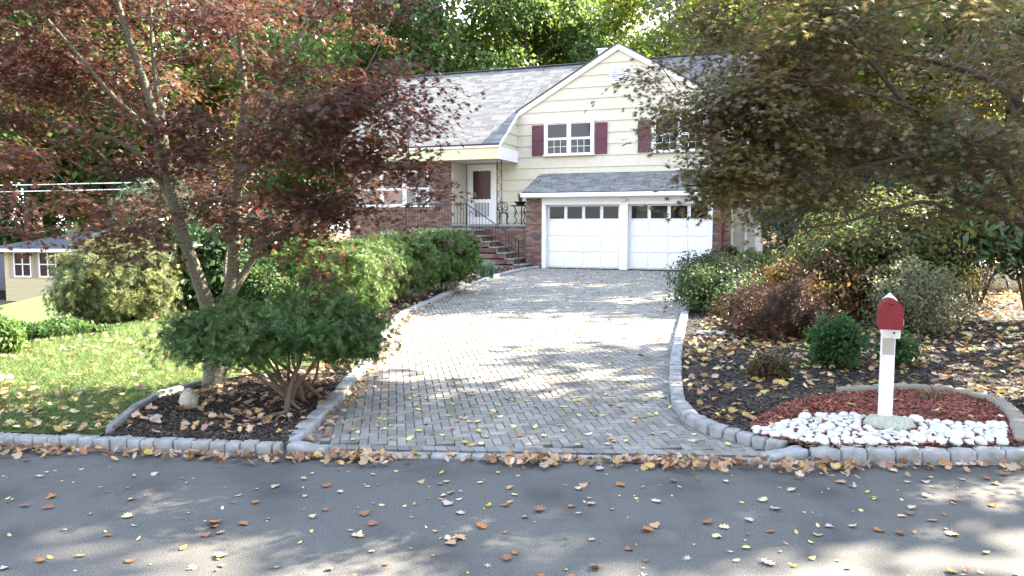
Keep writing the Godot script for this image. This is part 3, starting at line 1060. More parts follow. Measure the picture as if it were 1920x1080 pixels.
func build_kerbs():
	var line := []
	for i in 300:
		var x := -6.6 + i * 4.78 / 299.0
		line.append(Vector2(x, kerb_z(x) + 0.055))
	run_of_stones("street_kerb", "rough granite block kerb between the street and the lawn", line, 0.12, 0.10, 0.16, 0.10, func(a, b): return 0.0, 31, M.granite)
	line = []
	for i in 300:
		var x := 2.28 + i * 4.6 / 299.0
		line.append(Vector2(x, kerb_z(x) + 0.06))
	run_of_stones("street_kerb", "rough granite block kerb in front of the white stones", line, 0.13, 0.18, 0.215, 0.115, func(a, b): return 0.0, 32, M.granite)
	# the corner blocks beside the driveway mouth
	var cb := thing("corner_block", "long tapered granite block at the driveway corner by the maple bed", "kerb", Vector3(-1.62, 0, -5.79))
	piece("stone", stone_mesh(77, Vector3(0.30, 0.17, 0.14), 0.02), M.granite, cb, Transform3D(Basis(Vector3.UP, -0.12) * Basis(Vector3.BACK, -0.12), Vector3(0, 0.0, 0)))
	cb = thing("corner_block", "long tapered granite block at the driveway corner by the white stones", "kerb", Vector3(2.1, 0, -5.62))
	piece("stone", stone_mesh(78, Vector3(0.34, 0.17, 0.15), 0.02), M.granite, cb, Transform3D(Basis(Vector3.UP, 0.12) * Basis(Vector3.BACK, 0.16), Vector3(0, 0.0, 0)))
	var le := []
	for p in offset_line(smooth_line(LEFT_EDGE, 0.02), 0.06): if p.y > 5.85: le.append(p)
	run_of_stones("driveway_edging", "grey slab edging along the hedge side of the driveway", le, 0.13, 0.24, 0.34, 0.075, dh, 33, M.granite)
	var re := []
	for p in offset_line(smooth_line(RIGHT_EDGE, 0.02), -0.06): if p.y > 5.75 and p.y < 24.0: re.append(p)
	run_of_stones("driveway_edging", "granite block edging curving along the mailbox side of the driveway", re, 0.13, 0.10, 0.17, 0.085, dh, 34, M.granite)
	# low concrete borders
	var bl := []
	for p in smooth_line([[-3.33, 6.05], [-3.46, 6.6], [-3.53, 7.25], [-3.38, 7.76], [-3.2, 8.0]], 0.02): bl.append(p)
	run_of_stones("bed_border", "thin grey border strip between the lawn and the black mulch bed", bl, 0.07, 0.5, 0.8, 0.06, gh, 35, M.flagstone)
	var arc := []
	for p in smooth_line([[3.3, 7.42], [3.7, 7.52], [4.15, 7.56], [4.5, 7.42], [4.63, 7.0], [4.42, 6.45], [4.0, 5.72]], 0.02): arc.append(p)
	run_of_stones("bed_border", "curved tan paver border round the red mulch", arc, 0.13, 0.17, 0.21, 0.075, gh, 36, M.tanpaver)

# ---------------------------------------------------------------- the house
var house: Node3D

func hv(u: float, y: float, w: float) -> Vector3:
	return Vector3(u, y - HY, w)

func hbox(called: String, mat: Material, parent: Node, u0: float, u1: float, y0: float, y1: float, w0: float, w1: float, ch := 0.0) -> MeshInstance3D:
	return piece(called, box_mesh(hv(u0, y0, w0), hv(u1, y1, w1), ch), mat, parent)

func prism(poly: Array, w0: float, w1: float) -> ArrayMesh:
	# a polygon in (u, y), counter-clockwise, from w0 (back) to w1 (front)
	var st := st_new()
	var pp := PackedVector2Array()
	for p in poly: pp.append(Vector2(p[0], p[1]))
	var idx := Geometry2D.triangulate_polygon(pp)
	for j in range(0, idx.size(), 3):
		var a := pp[idx[j]]
		var b := pp[idx[j + 1]]
		var c := pp[idx[j + 2]]
		if (b - a).cross(c - a) < 0:
			var t := b
			b = c
			c = t
		tri(st, hv(a.x, a.y, w1), hv(b.x, b.y, w1), hv(c.x, c.y, w1))
		tri(st, hv(a.x, a.y, w0), hv(c.x, c.y, w0), hv(b.x, b.y, w0))
	for i in pp.size():
		var a := pp[i]
		var b := pp[(i + 1) % pp.size()]
		quad(st, hv(a.x, a.y, w1), hv(a.x, a.y, w0), hv(b.x, b.y, w0), hv(b.x, b.y, w1))
	return done(st)

func siding(parent: Node, wall: PackedVector2Array, w: float, y_top: float, courses: int, face := Transform3D.IDENTITY):
	# overlapping boards, each with its lower edge standing proud of the one below
	for k in courses:
		var y1 := y_top - 0.41 * k
		var y0 := y1 - 0.41
		var rect := PackedVector2Array([Vector2(-20, y0), Vector2(20, y0), Vector2(20, y1), Vector2(-20, y1)])
		for q in Geometry2D.intersect_polygons(rect, wall):
			var pts := []
			for p in q: pts.append(p)
			if Geometry2D.is_polygon_clockwise(q): pts.reverse()
			var st := st_new()
			var W := func(p): return w + 0.004 + 0.026 * (1.0 - (p.y - y0) / 0.41)
			var idx := Geometry2D.triangulate_polygon(PackedVector2Array(pts))
			for j in range(0, idx.size(), 3):
				var a: Vector2 = pts[idx[j]]
				var b: Vector2 = pts[idx[j + 1]]
				var c: Vector2 = pts[idx[j + 2]]
				if (b - a).cross(c - a) < 0:
					var t := b
					b = c
					c = t
				tri(st, face * hv(a.x, a.y, W.call(a)), face * hv(b.x, b.y, W.call(b)), face * hv(c.x, c.y, W.call(c)))
			for i in pts.size():
				var a: Vector2 = pts[i]
				var b: Vector2 = pts[(i + 1) % pts.size()]
				quad(st, face * hv(a.x, a.y, W.call(a)), face * hv(a.x, a.y, w - 0.002), face * hv(b.x, b.y, w - 0.002), face * hv(b.x, b.y, W.call(b)))
			piece("siding_board", done(st), M.siding, parent)

func bricks(parent: Node, u0: float, u1: float, y0: float, y1: float, w: float, seed_: int, holes := [], joined := false, face := Transform3D.IDENTITY):
	# running bond, each brick standing a few millimetres proud of the mortar
	var r := RandomNumberGenerator.new()
	r.seed = seed_
	var st := SurfaceTool.new()
	st.begin(Mesh.PRIMITIVE_TRIANGLES)
	st.set_smooth_group(-1)
	var ph := 0.0745
	var pw := 0.212
	var rows := int((y1 - y0) / ph)
	ph = (y1 - y0) / rows
	var cache := {}
	for k in rows:
		var x := u0 - (pw * 0.5 if k % 2 else 0.0)
		while x < u1 - 0.01:
			var a := maxf(x, u0) + 0.005
			var b := minf(x + pw, u1) - 0.005
			x += pw
			if b - a < 0.02: continue
			var lo := y0 + ph * k + 0.005
			var cut := false
			for h in holes:
				if b > h[0] and a < h[1] and lo + ph > h[2] and lo < h[3]: cut = true
			if cut: continue
			var tone := r.randi() % 6
			var key := int(round((b - a) * 1000))
			if not cache.has(key): cache[key] = box_mesh(Vector3(0, 0, -0.02), Vector3(b - a, ph - 0.010, 0.006), 0.004)
			var xf := face * Transform3D(Basis.IDENTITY, hv(a, lo, w + r.randf_range(-0.001, 0.002)))
			if joined:
				var c: Color = [Color(0.20, 0.105, 0.078), Color(0.165, 0.08, 0.06), Color(0.24, 0.14, 0.105), Color(0.14, 0.075, 0.06), Color(0.225, 0.155, 0.125), Color(0.105, 0.07, 0.062)][tone]
				st.set_color(c)
				box(st, Vector3(0, 0, -0.02), Vector3(b - a, ph - 0.010, 0.006), 0.0, xf)
			else:
				piece("brick", cache[key], M.bricks[tone], parent, xf)
	if joined:
		st.generate_normals()
		piece("brickwork", st.commit(), M.brick, parent).set_meta("kind", "stuff")

func shingle_tabs(parent: Node, u0: float, u1: float, top: Vector2, bottom: Vector2, seed_: int, parts: int, clip = null):
	# top and bottom as (w, y); tabs overlap down the slope
	var r := RandomNumberGenerator.new()
	r.seed = seed_
	var d := Vector3(0, bottom.y - top.y, bottom.x - top.x)
	var len := d.length()
	d = d.normalized()
	var nrm := Vector3(0, d.z, -d.y)
	var rows := int(round(len / 0.145))
	var ex := len / rows
	var tab := box_mesh(Vector3(-0.152, -0.004, -0.10), Vector3(0.152, 0.005, ex * 0.5 + 0.01))
	var st := SurfaceTool.new()
	st.begin(Mesh.PRIMITIVE_TRIANGLES)
	st.set_smooth_group(-1)
	var made := 0
	for k in range(rows - 1, -1, -1):
		var s := (k + 0.5) * ex
		var x := u0 + 0.155 + (0.155 if k % 2 else 0.0) - 0.155 * float(k % 2) + r.randf_range(0, 0.05)
		while x < u1 - 0.1:
			var p := Vector3(x, top.y - HY, top.x) + d * s + nrm * (0.008 + r.randf_range(0, 0.003))
			if clip == null or clip.call(x, p.z):
				var bs := Basis(Vector3.RIGHT, nrm, Vector3.RIGHT.cross(nrm)) * Basis(Vector3.RIGHT, 0.055)
				var xf := Transform3D(bs, p)
				if made < parts:
					piece("shingle", tab, M.shingles[r.randi() % 5], parent, xf)
					made += 1
				else:
					var g := r.randf_range(0.125, 0.225)
					st.set_color(Color(g, g * 1.005, g * 0.985))
					box(st, Vector3(-0.152, -0.004, -0.10), Vector3(0.152, 0.005, ex * 0.5 + 0.01), 0.0, xf)
			x += 0.31
	st.generate_normals()
	piece("shingles", st.commit(), M.shingle, parent).set_meta("kind", "stuff")

func house_window(called: String, parent: Node, u0: float, u1: float, y0: float, y1: float, w: float, units: int, cols: int, rows: int, lower_only := true) -> Node3D:
	# casing, then for each unit an upper and a lower sash with its glass and glazing bars
	var st := st_new()
	var t := 0.085
	box(st, hv(u0, y0, w - 0.05), hv(u0 + t, y1, w + 0.045), 0.006)
	box(st, hv(u1 - t, y0, w - 0.05), hv(u1, y1, w + 0.045), 0.006)
	box(st, hv(u0 - 0.02, y1, w - 0.05), hv(u1 + 0.02, y1 + 0.07, w + 0.06), 0.006)
	box(st, hv(u0 - 0.04, y0 - 0.06, w - 0.05), hv(u1 + 0.04, y0, w + 0.085), 0.008)
	var win := piece(called, done(st), M.white, parent)
	var span := (u1 - u0 - 2 * t) / units
	for i in units:
		var a := u0 + t + span * i
		var b := a + span
		if i > 0: hbox("mullion", M.white, win, a - 0.04, a + 0.04, y0, y1, w - 0.04, w + 0.036, 0.004)
		var a1 := a + (0.04 if i > 0 else 0.0)
		var b1 := b - (0.04 if i < units - 1 else 0.0)
		var ym := (y0 + y1) * 0.5
		for up in 2:
			var lo := ym if up else y0
			var hi := y1 if up else ym
			var wz := w + (0.0 if up else -0.012)
			st = st_new()
			var f := 0.042
			box(st, hv(a1, lo, wz - 0.02), hv(a1 + f, hi, wz + 0.02), 0.003)
			box(st, hv(b1 - f, lo, wz - 0.02), hv(b1, hi, wz + 0.02), 0.003)
			box(st, hv(a1 + f, lo, wz - 0.02), hv(b1 - f, lo + f, wz + 0.02), 0.003)
			box(st, hv(a1 + f, hi - f, wz - 0.02), hv(b1 - f, hi, wz + 0.02), 0.003)
			piece("sash", done(st), M.white, win)
			hbox("pane", M.glass, win, a1 + f, b1 - f, lo + f, hi - f, wz - 0.014, wz - 0.006)
			if not lower_only or not up:
				for c in range(1, cols): hbox("glazing_bar", M.white, win, lerpf(a1 + f, b1 - f, c / float(cols)) - 0.008, lerpf(a1 + f, b1 - f, c / float(cols)) + 0.008, lo + f, hi - f, wz - 0.004, wz + 0.008)
				for c in range(1, rows): hbox("glazing_bar", M.white, win, a1 + f, b1 - f, lerpf(lo + f, hi - f, c / float(rows)) - 0.008, lerpf(lo + f, hi - f, c / float(rows)) + 0.008, wz - 0.003, wz + 0.009)
	return win

func shutter(parent: Node, u0: float, u1: float, y0: float, y1: float, w: float):
	var s := hbox("shutter", M.plum, parent, u0, u1, y0, y1, w, w + 0.03, 0.004)
	var ym := (y0 + y1) * 0.5
	hbox("rail", M.plum, s, u0, u1, ym - 0.035, ym + 0.035, w + 0.03, w + 0.042, 0.003)
	hbox("rail", M.plum, s, u0, u1, y0, y0 + 0.09, w + 0.03, w + 0.042, 0.003)
	hbox("stile", M.plum, s, u0, u0 + 0.06, y0 + 0.09, y1 - 0.12, w + 0.03, w + 0.042, 0.003)
	hbox("stile", M.plum, s, u1 - 0.06, u1, y0 + 0.09, y1 - 0.12, w + 0.03, w + 0.042, 0.003)
	# the arched top rail
	var poly := [[u0, y1], [u0, y1 - 0.12]]
	for i in 9:
		var t := i / 8.0
		poly.append([lerpf(u0 + 0.02, u1 - 0.02, t), y1 - 0.12 + sin(t * PI) * 0.065])
	poly.append([u1, y1 - 0.12])
	poly.append([u1, y1])
	piece("rail", prism(poly, w + 0.03, w + 0.042), M.plum, s)

func garage_door(u0: float, u1: float, y0: float, y1: float, w: float, label: String):
	var d := hbox("garage_door", M.white, house, u0, u1, y0, y1, w - 0.05, w, 0.0)
	d.set_meta("label", label)
	var rows := 4
	var cols := 4
	var ch := (y1 - y0) / rows
	var cw := (u1 - u0 - 0.06) / cols
	for j in rows:
		for i in cols:
			var a := u0 + 0.03 + cw * i
			var b := y0 + ch * j
			if j == rows - 1:
				hbox("pane", M.darkglass, d, a + 0.055, a + cw - 0.055, b + 0.07, b + ch - 0.06, w - 0.002, w + 0.006)
				var st := st_new()
				box(st, hv(a + 0.03, b + 0.045, w), hv(a + 0.055, b + ch - 0.035, w + 0.014), 0.003)
				box(st, hv(a + cw - 0.055, b + 0.045, w), hv(a + cw - 0.03, b + ch - 0.035, w + 0.014), 0.003)
				box(st, hv(a + 0.055, b + 0.045, w), hv(a + cw - 0.055, b + 0.07, w + 0.014), 0.003)
				box(st, hv(a + 0.055, b + ch - 0.06, w), hv(a + cw - 0.055, b + ch - 0.035, w + 0.014), 0.003)
				piece("pane_frame", done(st), M.white, d)
			else:
				hbox("panel", M.white, d, a + 0.028, a + cw - 0.028, b + 0.03, b + ch - 0.03, w, w + 0.022, 0.014)
		if j > 0: hbox("section_joint", M.metal, d, u0, u1, y0 + ch * j - 0.003, y0 + ch * j + 0.003, w, w + 0.0015)
	var hd := st_new()
	box(hd, hv((u0 + u1) * 0.5 - 0.06, y0 + ch - 0.02, w + 0.005), hv((u0 + u1) * 0.5 + 0.06, y0 + ch + 0.02, w + 0.03), 0.006)
	piece("handle", done(hd), M.metal, d)

func build_house():
	house = thing("house", "cream split-level house with brick base, grey shingle roof and two white garage doors", "house", Vector3(HX, HY, -HZ), deg_to_rad(HTURN))
	var WW := -1.7
	# --- walls
	var core := [[-8.0, 0.2], [7.2, 0.2], [7.2, 5.7], [6.1, 6.02], [2.32, 8.18], [-1.49, 6.02], [-1.49, 4.3], [-8.0, 4.3]]
	var wall := piece("gable_wall", prism(core, WW - 0.2, WW - 0.003), M.siding, house)
	var face := PackedVector2Array()
	for p in [[-3.6, 1.86], [-0.62, 1.86], [-0.62, 0.4], [7.2, 0.4], [7.2, 5.7], [6.1, 6.02], [2.32, 8.18], [-1.49, 6.02], [-1.49, 4.3], [-3.6, 4.3]]: face.append(Vector2(p[0], p[1]))
	siding(wall, face, WW, 8.49, 20)
	hbox("corner_board", M.white, house, 7.12, 7.25, 0.4, 5.75, WW, WW + 0.04, 0.004)
	# the right-hand end wall and the rest of the body
	hbox("end_wall", M.siding, house, 7.0, 7.2, 0.2, 5.7, -9.0, WW - 0.2)
	hbox("back_wall", M.siding, house, -8.0, 7.0, 0.2, 5.7, -9.2, -9.0)
	# --- the left wing: brick front
	var wing := hbox("wing_wall", M.mortar, house, -8.0, -3.6, 0.5, 4.3, -0.5, -0.304)
	bricks(wing, -8.0, -3.6, 0.8, 4.18, -0.304, 61, [[-7.66, -4.44, 2.5, 4.2]], true)
	hbox("wing_end_wall", M.mortar, house, -8.0, -7.8, 0.5, 4.3, -9.0, -0.5)
	# alcove side wall, facing right
	var side := hbox("alcove_wall", M.siding, house, -3.8, -3.6, 1.7, 4.3, WW, -0.304)
	var ap := PackedVector2Array([Vector2(0.31, 1.86), Vector2(1.7, 1.86), Vector2(1.7, 4.25), Vector2(0.31, 4.25)])
	siding(side, ap, 0.0, 4.39, 7, Transform3D(Basis(Vector3.UP, PI / 2), Vector3(-3.6, 0, 0)))
	house_window("picture_window", house, -7.6, -4.5, 2.6, 3.85, -0.29, 3, 1, 1)
	# --- entry: door frame, storm door
	var dw := WW + 0.03
	var fr := st_new()
	box(fr, hv(-3.53, 1.88, dw), hv(-3.42, 4.18, dw + 0.07), 0.006)
	box(fr, hv(-2.45, 1.88, dw), hv(-2.34, 4.18, dw + 0.07), 0.006)
	box(fr, hv(-3.53, 4.05, dw), hv(-2.34, 4.18, dw + 0.075), 0.006)
	piece("door_frame", done(fr), M.white, house)
	var door := hbox("storm_door", M.white, house, -3.42, -2.45, 1.90, 4.05, dw, dw + 0.035)
	door.set_meta("label", "white storm door with scalloped glass over vertical bars")
	var dp := []
	for i in 25:
		var t := i / 24.0
		dp.append([lerpf(-3.30, -2.57, t), 2.84 + 0.025 * absf(sin(t * PI * 4.0))])
	for i in 25:
		var t := 1.0 - i / 24.0
		dp.append([lerpf(-3.30, -2.57, t), 3.95 - 0.025 * absf(sin(t * PI * 4.0))])
	piece("glass", prism(dp, dw + 0.03, dw + 0.041), M.curtain, door)
	var pane := StandardMaterial3D.new()
	pane.albedo_color = Color(0.9, 0.95, 1.0, 0.08)
	pane.transparency = BaseMaterial3D.TRANSPARENCY_ALPHA
	pane.roughness = 0.04
	M.clear = pane
	hbox("grille_panel", M.darkglass, door, -3.27, -2.62, 2.18, 2.72, dw + 0.03, dw + 0.038)
	for i in 11: hbox("bar", M.white, door, -3.25 + i * 0.061, -3.226 + i * 0.061, 2.18, 2.72, dw + 0.038, dw + 0.05)
	hbox("kick_plate", M.white, door, -3.30, -2.57, 1.97, 2.12, dw + 0.035, dw + 0.042, 0.003)
	hbox("door_handle", M.iron, door, -3.38, -3.34, 2.72, 2.82, dw + 0.035, dw + 0.09, 0.01)
	hbox("door_sill", M.flagstone, house, -3.53, -2.34, 1.84, 1.89, WW, WW + 0.16, 0.008)
	# --- upper windows
	house_window("window", house, -0.42, 1.46, 4.46, 5.6, WW + 0.055, 2, 3, 2)
	shutter(house, -0.91, -0.47, 4.44, 5.56, WW + 0.03)
	shutter(house, 1.51, 1.95, 4.44, 5.56, WW + 0.03)
	house_window("window", house, 3.57, 5.45, 4.46, 5.6, WW + 0.055, 2, 3, 2)
	shutter(house, 3.07, 3.51, 4.44, 5.56, WW + 0.03)
	shutter(house, 5.50, 5.94, 4.44, 5.56, WW + 0.03)
	# --- gable vent: a ring with louvres
	var ring := st_new()
	for i in 28:
		var a := TAU * i / 28.0
		var b := TAU * (i + 1) / 28.0
		var P := func(an, r, w): return hv(2.35 + cos(an) * r, 7.2 + sin(an) * r, w)
		quad(ring, P.call(a, 0.25, WW + 0.06), P.call(a, 0.33, WW + 0.055), P.call(b, 0.33, WW + 0.055), P.call(b, 0.25, WW + 0.06))
		quad(ring, P.call(a, 0.33, WW + 0.055), P.call(a, 0.33, WW), P.call(b, 0.33, WW), P.call(b, 0.33, WW + 0.055))
		quad(ring, P.call(a, 0.25, WW + 0.005), P.call(a, 0.25, WW + 0.06), P.call(b, 0.25, WW + 0.06), P.call(b, 0.25, WW + 0.005))
	var vent := piece("gable_vent", done(ring), M.white, house)
	var disc := []
	for i in 24: disc.append([2.35 + cos(TAU * i / 24.0) * 0.26, 7.2 + sin(TAU * i / 24.0) * 0.26])
	piece("backing", prism(disc, WW, WW + 0.0325), M.darkglass, vent)
	for i in 7:
		var y := 7.2 - 0.216 + i * 0.072
		var half := sqrt(maxf(0.0, 0.25 * 0.25 - pow(y - 7.2, 2.0)))
		var st := st_new()
		var P := [hv(2.35 - half, y - 0.024, WW + 0.058), hv(2.35 + half, y - 0.024, WW + 0.058), hv(2.35 + half, y + 0.022, WW + 0.034), hv(2.35 - half, y + 0.022, WW + 0.034)]
		quad(st, P[0], P[1], P[2], P[3])
		quad(st, P[0] - Vector3(0, 0.008, 0), P[1] - Vector3(0, 0.008, 0), P[1], P[0])
		piece("slat", done(st), M.white, vent)
	# --- gable rakes and roof
	for s in [-1.0, 1.0]:
		var foot := Vector2(2.32 + s * 3.87, 8.3 - 3.87 * 0.578)
		var poly := [[2.32, 8.30], [foot.x, foot.y], [foot.x, foot.y - 0.21], [2.32, 8.09]]
		if s > 0: poly.reverse()
		piece("rake_board", prism(poly, WW - 0.02, WW + 0.085), M.white, house)
		var slab_poly := [[2.32, 8.345], [foot.x, foot.y + 0.045], [foot.x, foot.y + 0.003], [2.32, 8.303]]
		if s > 0: slab_poly.reverse()
		piece("gable_roof", prism(slab_poly, -5.6, WW + 0.13), M.slate, house)
	# --- main roof: y = 4.74 at w = 0.32, rising 0.69 per metre to the ridge at w = -5
	var ry := func(w): return 4.74 + 0.69 * (0.32 - w)
	var deck := st_new()
	roof_slab(deck, -8.3, -1.46, 0.32, -5.0, ry)
	roof_slab(deck, -1.46, 6.2, -1.93, -5.0, ry)
	roof_slab(deck, 6.2, 7.3, -1.35, -5.0, ry)
	var back := func(w): return 4.74 + 0.69 * (0.32 + 10.0 + w)
	roof_slab(deck, -8.3, 7.3, -10.2, -5.0, back)
	var roof := piece("main_roof", done(deck), M.slate, house)
	shingle_tabs(roof, -8.3, -1.46, Vector2(-4.98, ry.call(-4.98)), Vector2(0.33, ry.call(0.33)), 71, 0)
	shingle_tabs(roof, 2.6, 7.28, Vector2(-4.98, ry.call(-4.98)), Vector2(-1.34, ry.call(-1.34)), 72, 0, func(u, w): return ry.call(w) > 8.42 - (u - 2.32) * 0.578)
	shingle_tabs(roof, -1.46, 2.6, Vector2(-4.98, ry.call(-4.98)), Vector2(-1.6, ry.call(-1.6)), 73, 0, func(u, w): return ry.call(w) > 8.42 - (2.32 - u) * 0.578)
	hbox("ridge_cap", M.slate, roof, -8.32, 7.32, ry.call(-5.0) - 0.01, ry.call(-5.0) + 0.035, -5.14, -4.86, 0.012)
	# eave box of the wing and porch, with its clad end
	var fascia := st_new()
	box(fascia, hv(-8.3, 4.60, 0.27), hv(-1.46, 4.735, 0.31), 0.004)
	piece("fascia", done(fascia), M.white, house)
	hbox("porch_beam", M.yellow, house, -8.2, -1.50, 4.20, 4.60, -0.28, 0.26, 0.006)
	hbox("porch_beam_end", M.white, house, -1.50, -1.465, 4.19, 4.62, -1.66, 0.27, 0.004)
	hbox("porch_ceiling", M.white, house, -3.6, -1.50, 4.22, 4.28, WW, -0.28)
	var tp := [[-0.30, 4.62], [-0.30, 5.12], [1.68, 6.0]]
	var endp := PackedVector2Array([Vector2(-0.26, 4.62), Vector2(1.68, 4.62), Vector2(1.68, 6.03), Vector2(-0.26, 4.70)])
	var endw := piece("porch_gable", prism_side([[0.25, 4.62], [-1.69, 4.62], [-1.69, 6.02], [0.25, 4.70]], -1.62, -1.505), M.siding, house)
	siding(endw, endp, 0.0, 6.44, 6, Transform3D(Basis(Vector3.UP, PI / 2), Vector3(-1.503, 0, 0)))
	piece("end_rake_board", prism_side([[0.32, 4.735], [0.32, 4.60], [-1.66, 5.965], [-1.66, 6.10]], -1.46, -1.425), M.white, house)
	# --- garage front
	var gw := st_new()
	box(gw, hv(-0.58, 0.2, -1.7), hv(-0.53, 2.8, 0.0))
	piece("garage_side_wall", done(gw), M.mortar, house)
	var lp := hbox("garage_pillar", M.mortar, house, -0.57, 0.0, 0.2, 2.80, -0.3, -0.004)
	bricks(lp, -0.585, 0.005, 0.33, 2.80, -0.002, 62)
	var rp := hbox("garage_pillar", M.mortar, house, 5.86, 6.42, 0.2, 2.80, -0.3, -0.004)
	bricks(rp, 5.85, 6.43, 0.33, 2.80, -0.002, 63)
	hbox("garage_side_wall", M.siding, house, 6.37, 6.42, 0.2, 2.8, -1.7, -0.3)
	hbox("garage_header", M.white, house, 0.0, 5.86, 2.56, 2.82, -0.28, -0.01, 0.004)
	for a in [[0.0, 0.15], [2.78, 3.06], [5.76, 5.86]]: hbox("door_jamb", M.white, house, a[0], a[1], 0.33, 2.56, -0.28, -0.012, 0.006)
	garage_door(0.15, 2.78, 0.35, 2.56, -0.24, "white panelled garage door nearer the porch with four dark panes")
	garage_door(3.06, 5.76, 0.35, 2.56, -0.24, "white panelled garage door nearer the downspout with four dark panes")
	hbox("garage_lamp", M.metal, house, 2.84, 3.02, 2.66, 2.74, -0.01, 0.12, 0.02)
	# --- shed roof over the garage doors
	var sy := func(w): return 2.99 + 0.375 * (0.34 - w)
	var sd := st_new()
	roof_slab(sd, -0.62, 6.55, 0.34, -1.69, sy)
	var shed := piece("garage_roof", done(sd), M.slate, house)
	shingle_tabs(shed, -0.62, 6.55, Vector2(-1.68, sy.call(-1.68)), Vector2(0.35, sy.call(0.35)), 74, 300)
	piece("rake_trim", prism_side([[0.30, 2.99], [0.30, 2.85], [-1.67, 3.60], [-1.67, 3.745]], -0.615, -0.58), M.white, house)
	var gut := st_new()
	box(gut, hv(-0.66, 2.82, 0.26), hv(6.58, 2.96, 0.37), 0.012)
	piece("gutter", done(gut), M.white, house)
	hbox("soffit", M.white, house, -0.58, 6.45, 2.80, 2.83, -0.02, 0.27)
	# downspouts
	var ds := st_new()
	box(ds, hv(6.08, 0.4, 0.01), hv(6.16, 2.84, 0.09), 0.012)
	piece("downspout", done(ds), M.downspout, house)
	ds = st_new()
	box(ds, hv(6.78, 0.4, WW + 0.04), hv(6.86, 5.8, WW + 0.12), 0.012)
	piece("downspout", done(ds), M.white, house)
	# --- chimney
	var ch := hbox("chimney", M.mortar, house, 0.55, 1.15, 7.9, 8.72, -5.9, -5.3)
	bricks(ch, 0.54, 1.16, 7.95, 8.72, -5.298, 64, [], true)
	hbox("chimney_cap", M.metal, ch, 0.68, 1.02, 8.72, 9.0, -5.8, -5.4, 0.02)
	hbox("chimney_lid", M.white, ch, 0.62, 1.08, 9.0, 9.06, -5.85, -5.35, 0.015)
	# --- porch floor and front wall
	hbox("porch_floor", M.flagstone, house, -3.6, -0.58, 1.80, 1.88, WW, -0.16, 0.01)
	var pw := hbox("porch_wall", M.mortar, house, -3.6, -0.58, 0.2, 1.80, -0.5, -0.204)
	bricks(pw, -1.9, -0.585, 0.33, 1.80, -0.2, 65)
	bricks(pw, -3.6, -1.905, 0.33, 1.80, -0.2, 66, [], true)
	# --- the stairs come down along the porch wall towards the garage
	for i in 7:
		var u1 := -0.42 - 0.3 * i
		var y := 0.5 + 0.198 * i
		var st := hbox("stair", M.mortar, house, -3.5, u1 - 0.02, y - 0.198, y - 0.05, -0.195, 0.85)
		hbox("tread", M.flagstone, st, u1 - 0.34 if i < 6 else -3.5, u1 + 0.02, y - 0.05, y, -0.19, 0.88, 0.008)
		bricks(st, -0.85, 0.19, y - 0.198, y - 0.052, u1 - 0.022, 80 + i, [], true, Transform3D(Basis(Vector3.UP, PI / 2), Vector3.ZERO))
		bricks(st, maxf(u1 - 0.9, -3.5), u1 - 0.025, y - 0.198, y - 0.052, 0.852, 90 + i, [], true)
	hbox("landing", M.flagstone, house, -5.0, -2.3, 1.66, 1.74, -0.29, 0.95, 0.01)
	var lf := hbox("landing_base", M.mortar, house, -4.95, -2.4, 0.4, 1.66, -0.28, 0.90)
	bricks(lf, -4.95, -2.4, 0.5, 1.66, 0.902, 99, [], true)
	# --- iron railing: along the landing, then down the stairs
	railing([Vector3(-4.9, 1.74, 0.86), Vector3(-2.5, 1.74, 0.86)], 20, 0.86)
	railing([Vector3(-2.5, 1.74, 0.86), Vector3(-0.55, 0.46, 0.86)], 16, 0.86)
	# --- wrought-iron porch post with scrolls
	var ip := st_new()
	for a in [[-1.74, 0.14], [-1.56, 0.14]]: rod(ip, hv(a[0], 1.88, a[1] - 0.3), hv(a[0], 4.2, a[1] - 0.3), 0.012)
	for i in 9:
		var y := 2.0 + i * 0.245
		var pts := PackedVector3Array()
		var rad := PackedFloat32Array()
		for k in 13:
			var t := k / 12.0
			pts.append(hv(-1.65 + 0.075 * sin(t * TAU) * (1.0 if i % 2 else -1.0), y + 0.245 * t, -0.16))
			rad.append(0.008)
		tube(ip, pts, rad, 5)
	ip.generate_normals()
	piece("iron_post", ip.commit(), M.iron, house)

func roof_slab(st: SurfaceTool, u0: float, u1: float, w0: float, w1: float, ry: Callable):
	var a: float = ry.call(w0)
	var b: float = ry.call(w1)
	var t := 0.06
	var P := [hv(u0, a, w0), hv(u1, a, w0), hv(u1, b, w1), hv(u0, b, w1)]
	var Q := []
	for p in P: Q.append(p - Vector3(0, t, 0))
	if w0 > w1:
		quad(st, P[0], P[1], P[2], P[3])
		quad(st, Q[3], Q[2], Q[1], Q[0])
	else:
		quad(st, P[3], P[2], P[1], P[0])
		quad(st, Q[0], Q[1], Q[2], Q[3])
	for i in 4:
		var k := (i + 1) % 4
		if w0 > w1: quad(st, Q[i], Q[k], P[k], P[i])
		else: quad(st, Q[k], Q[i], P[i], P[k])

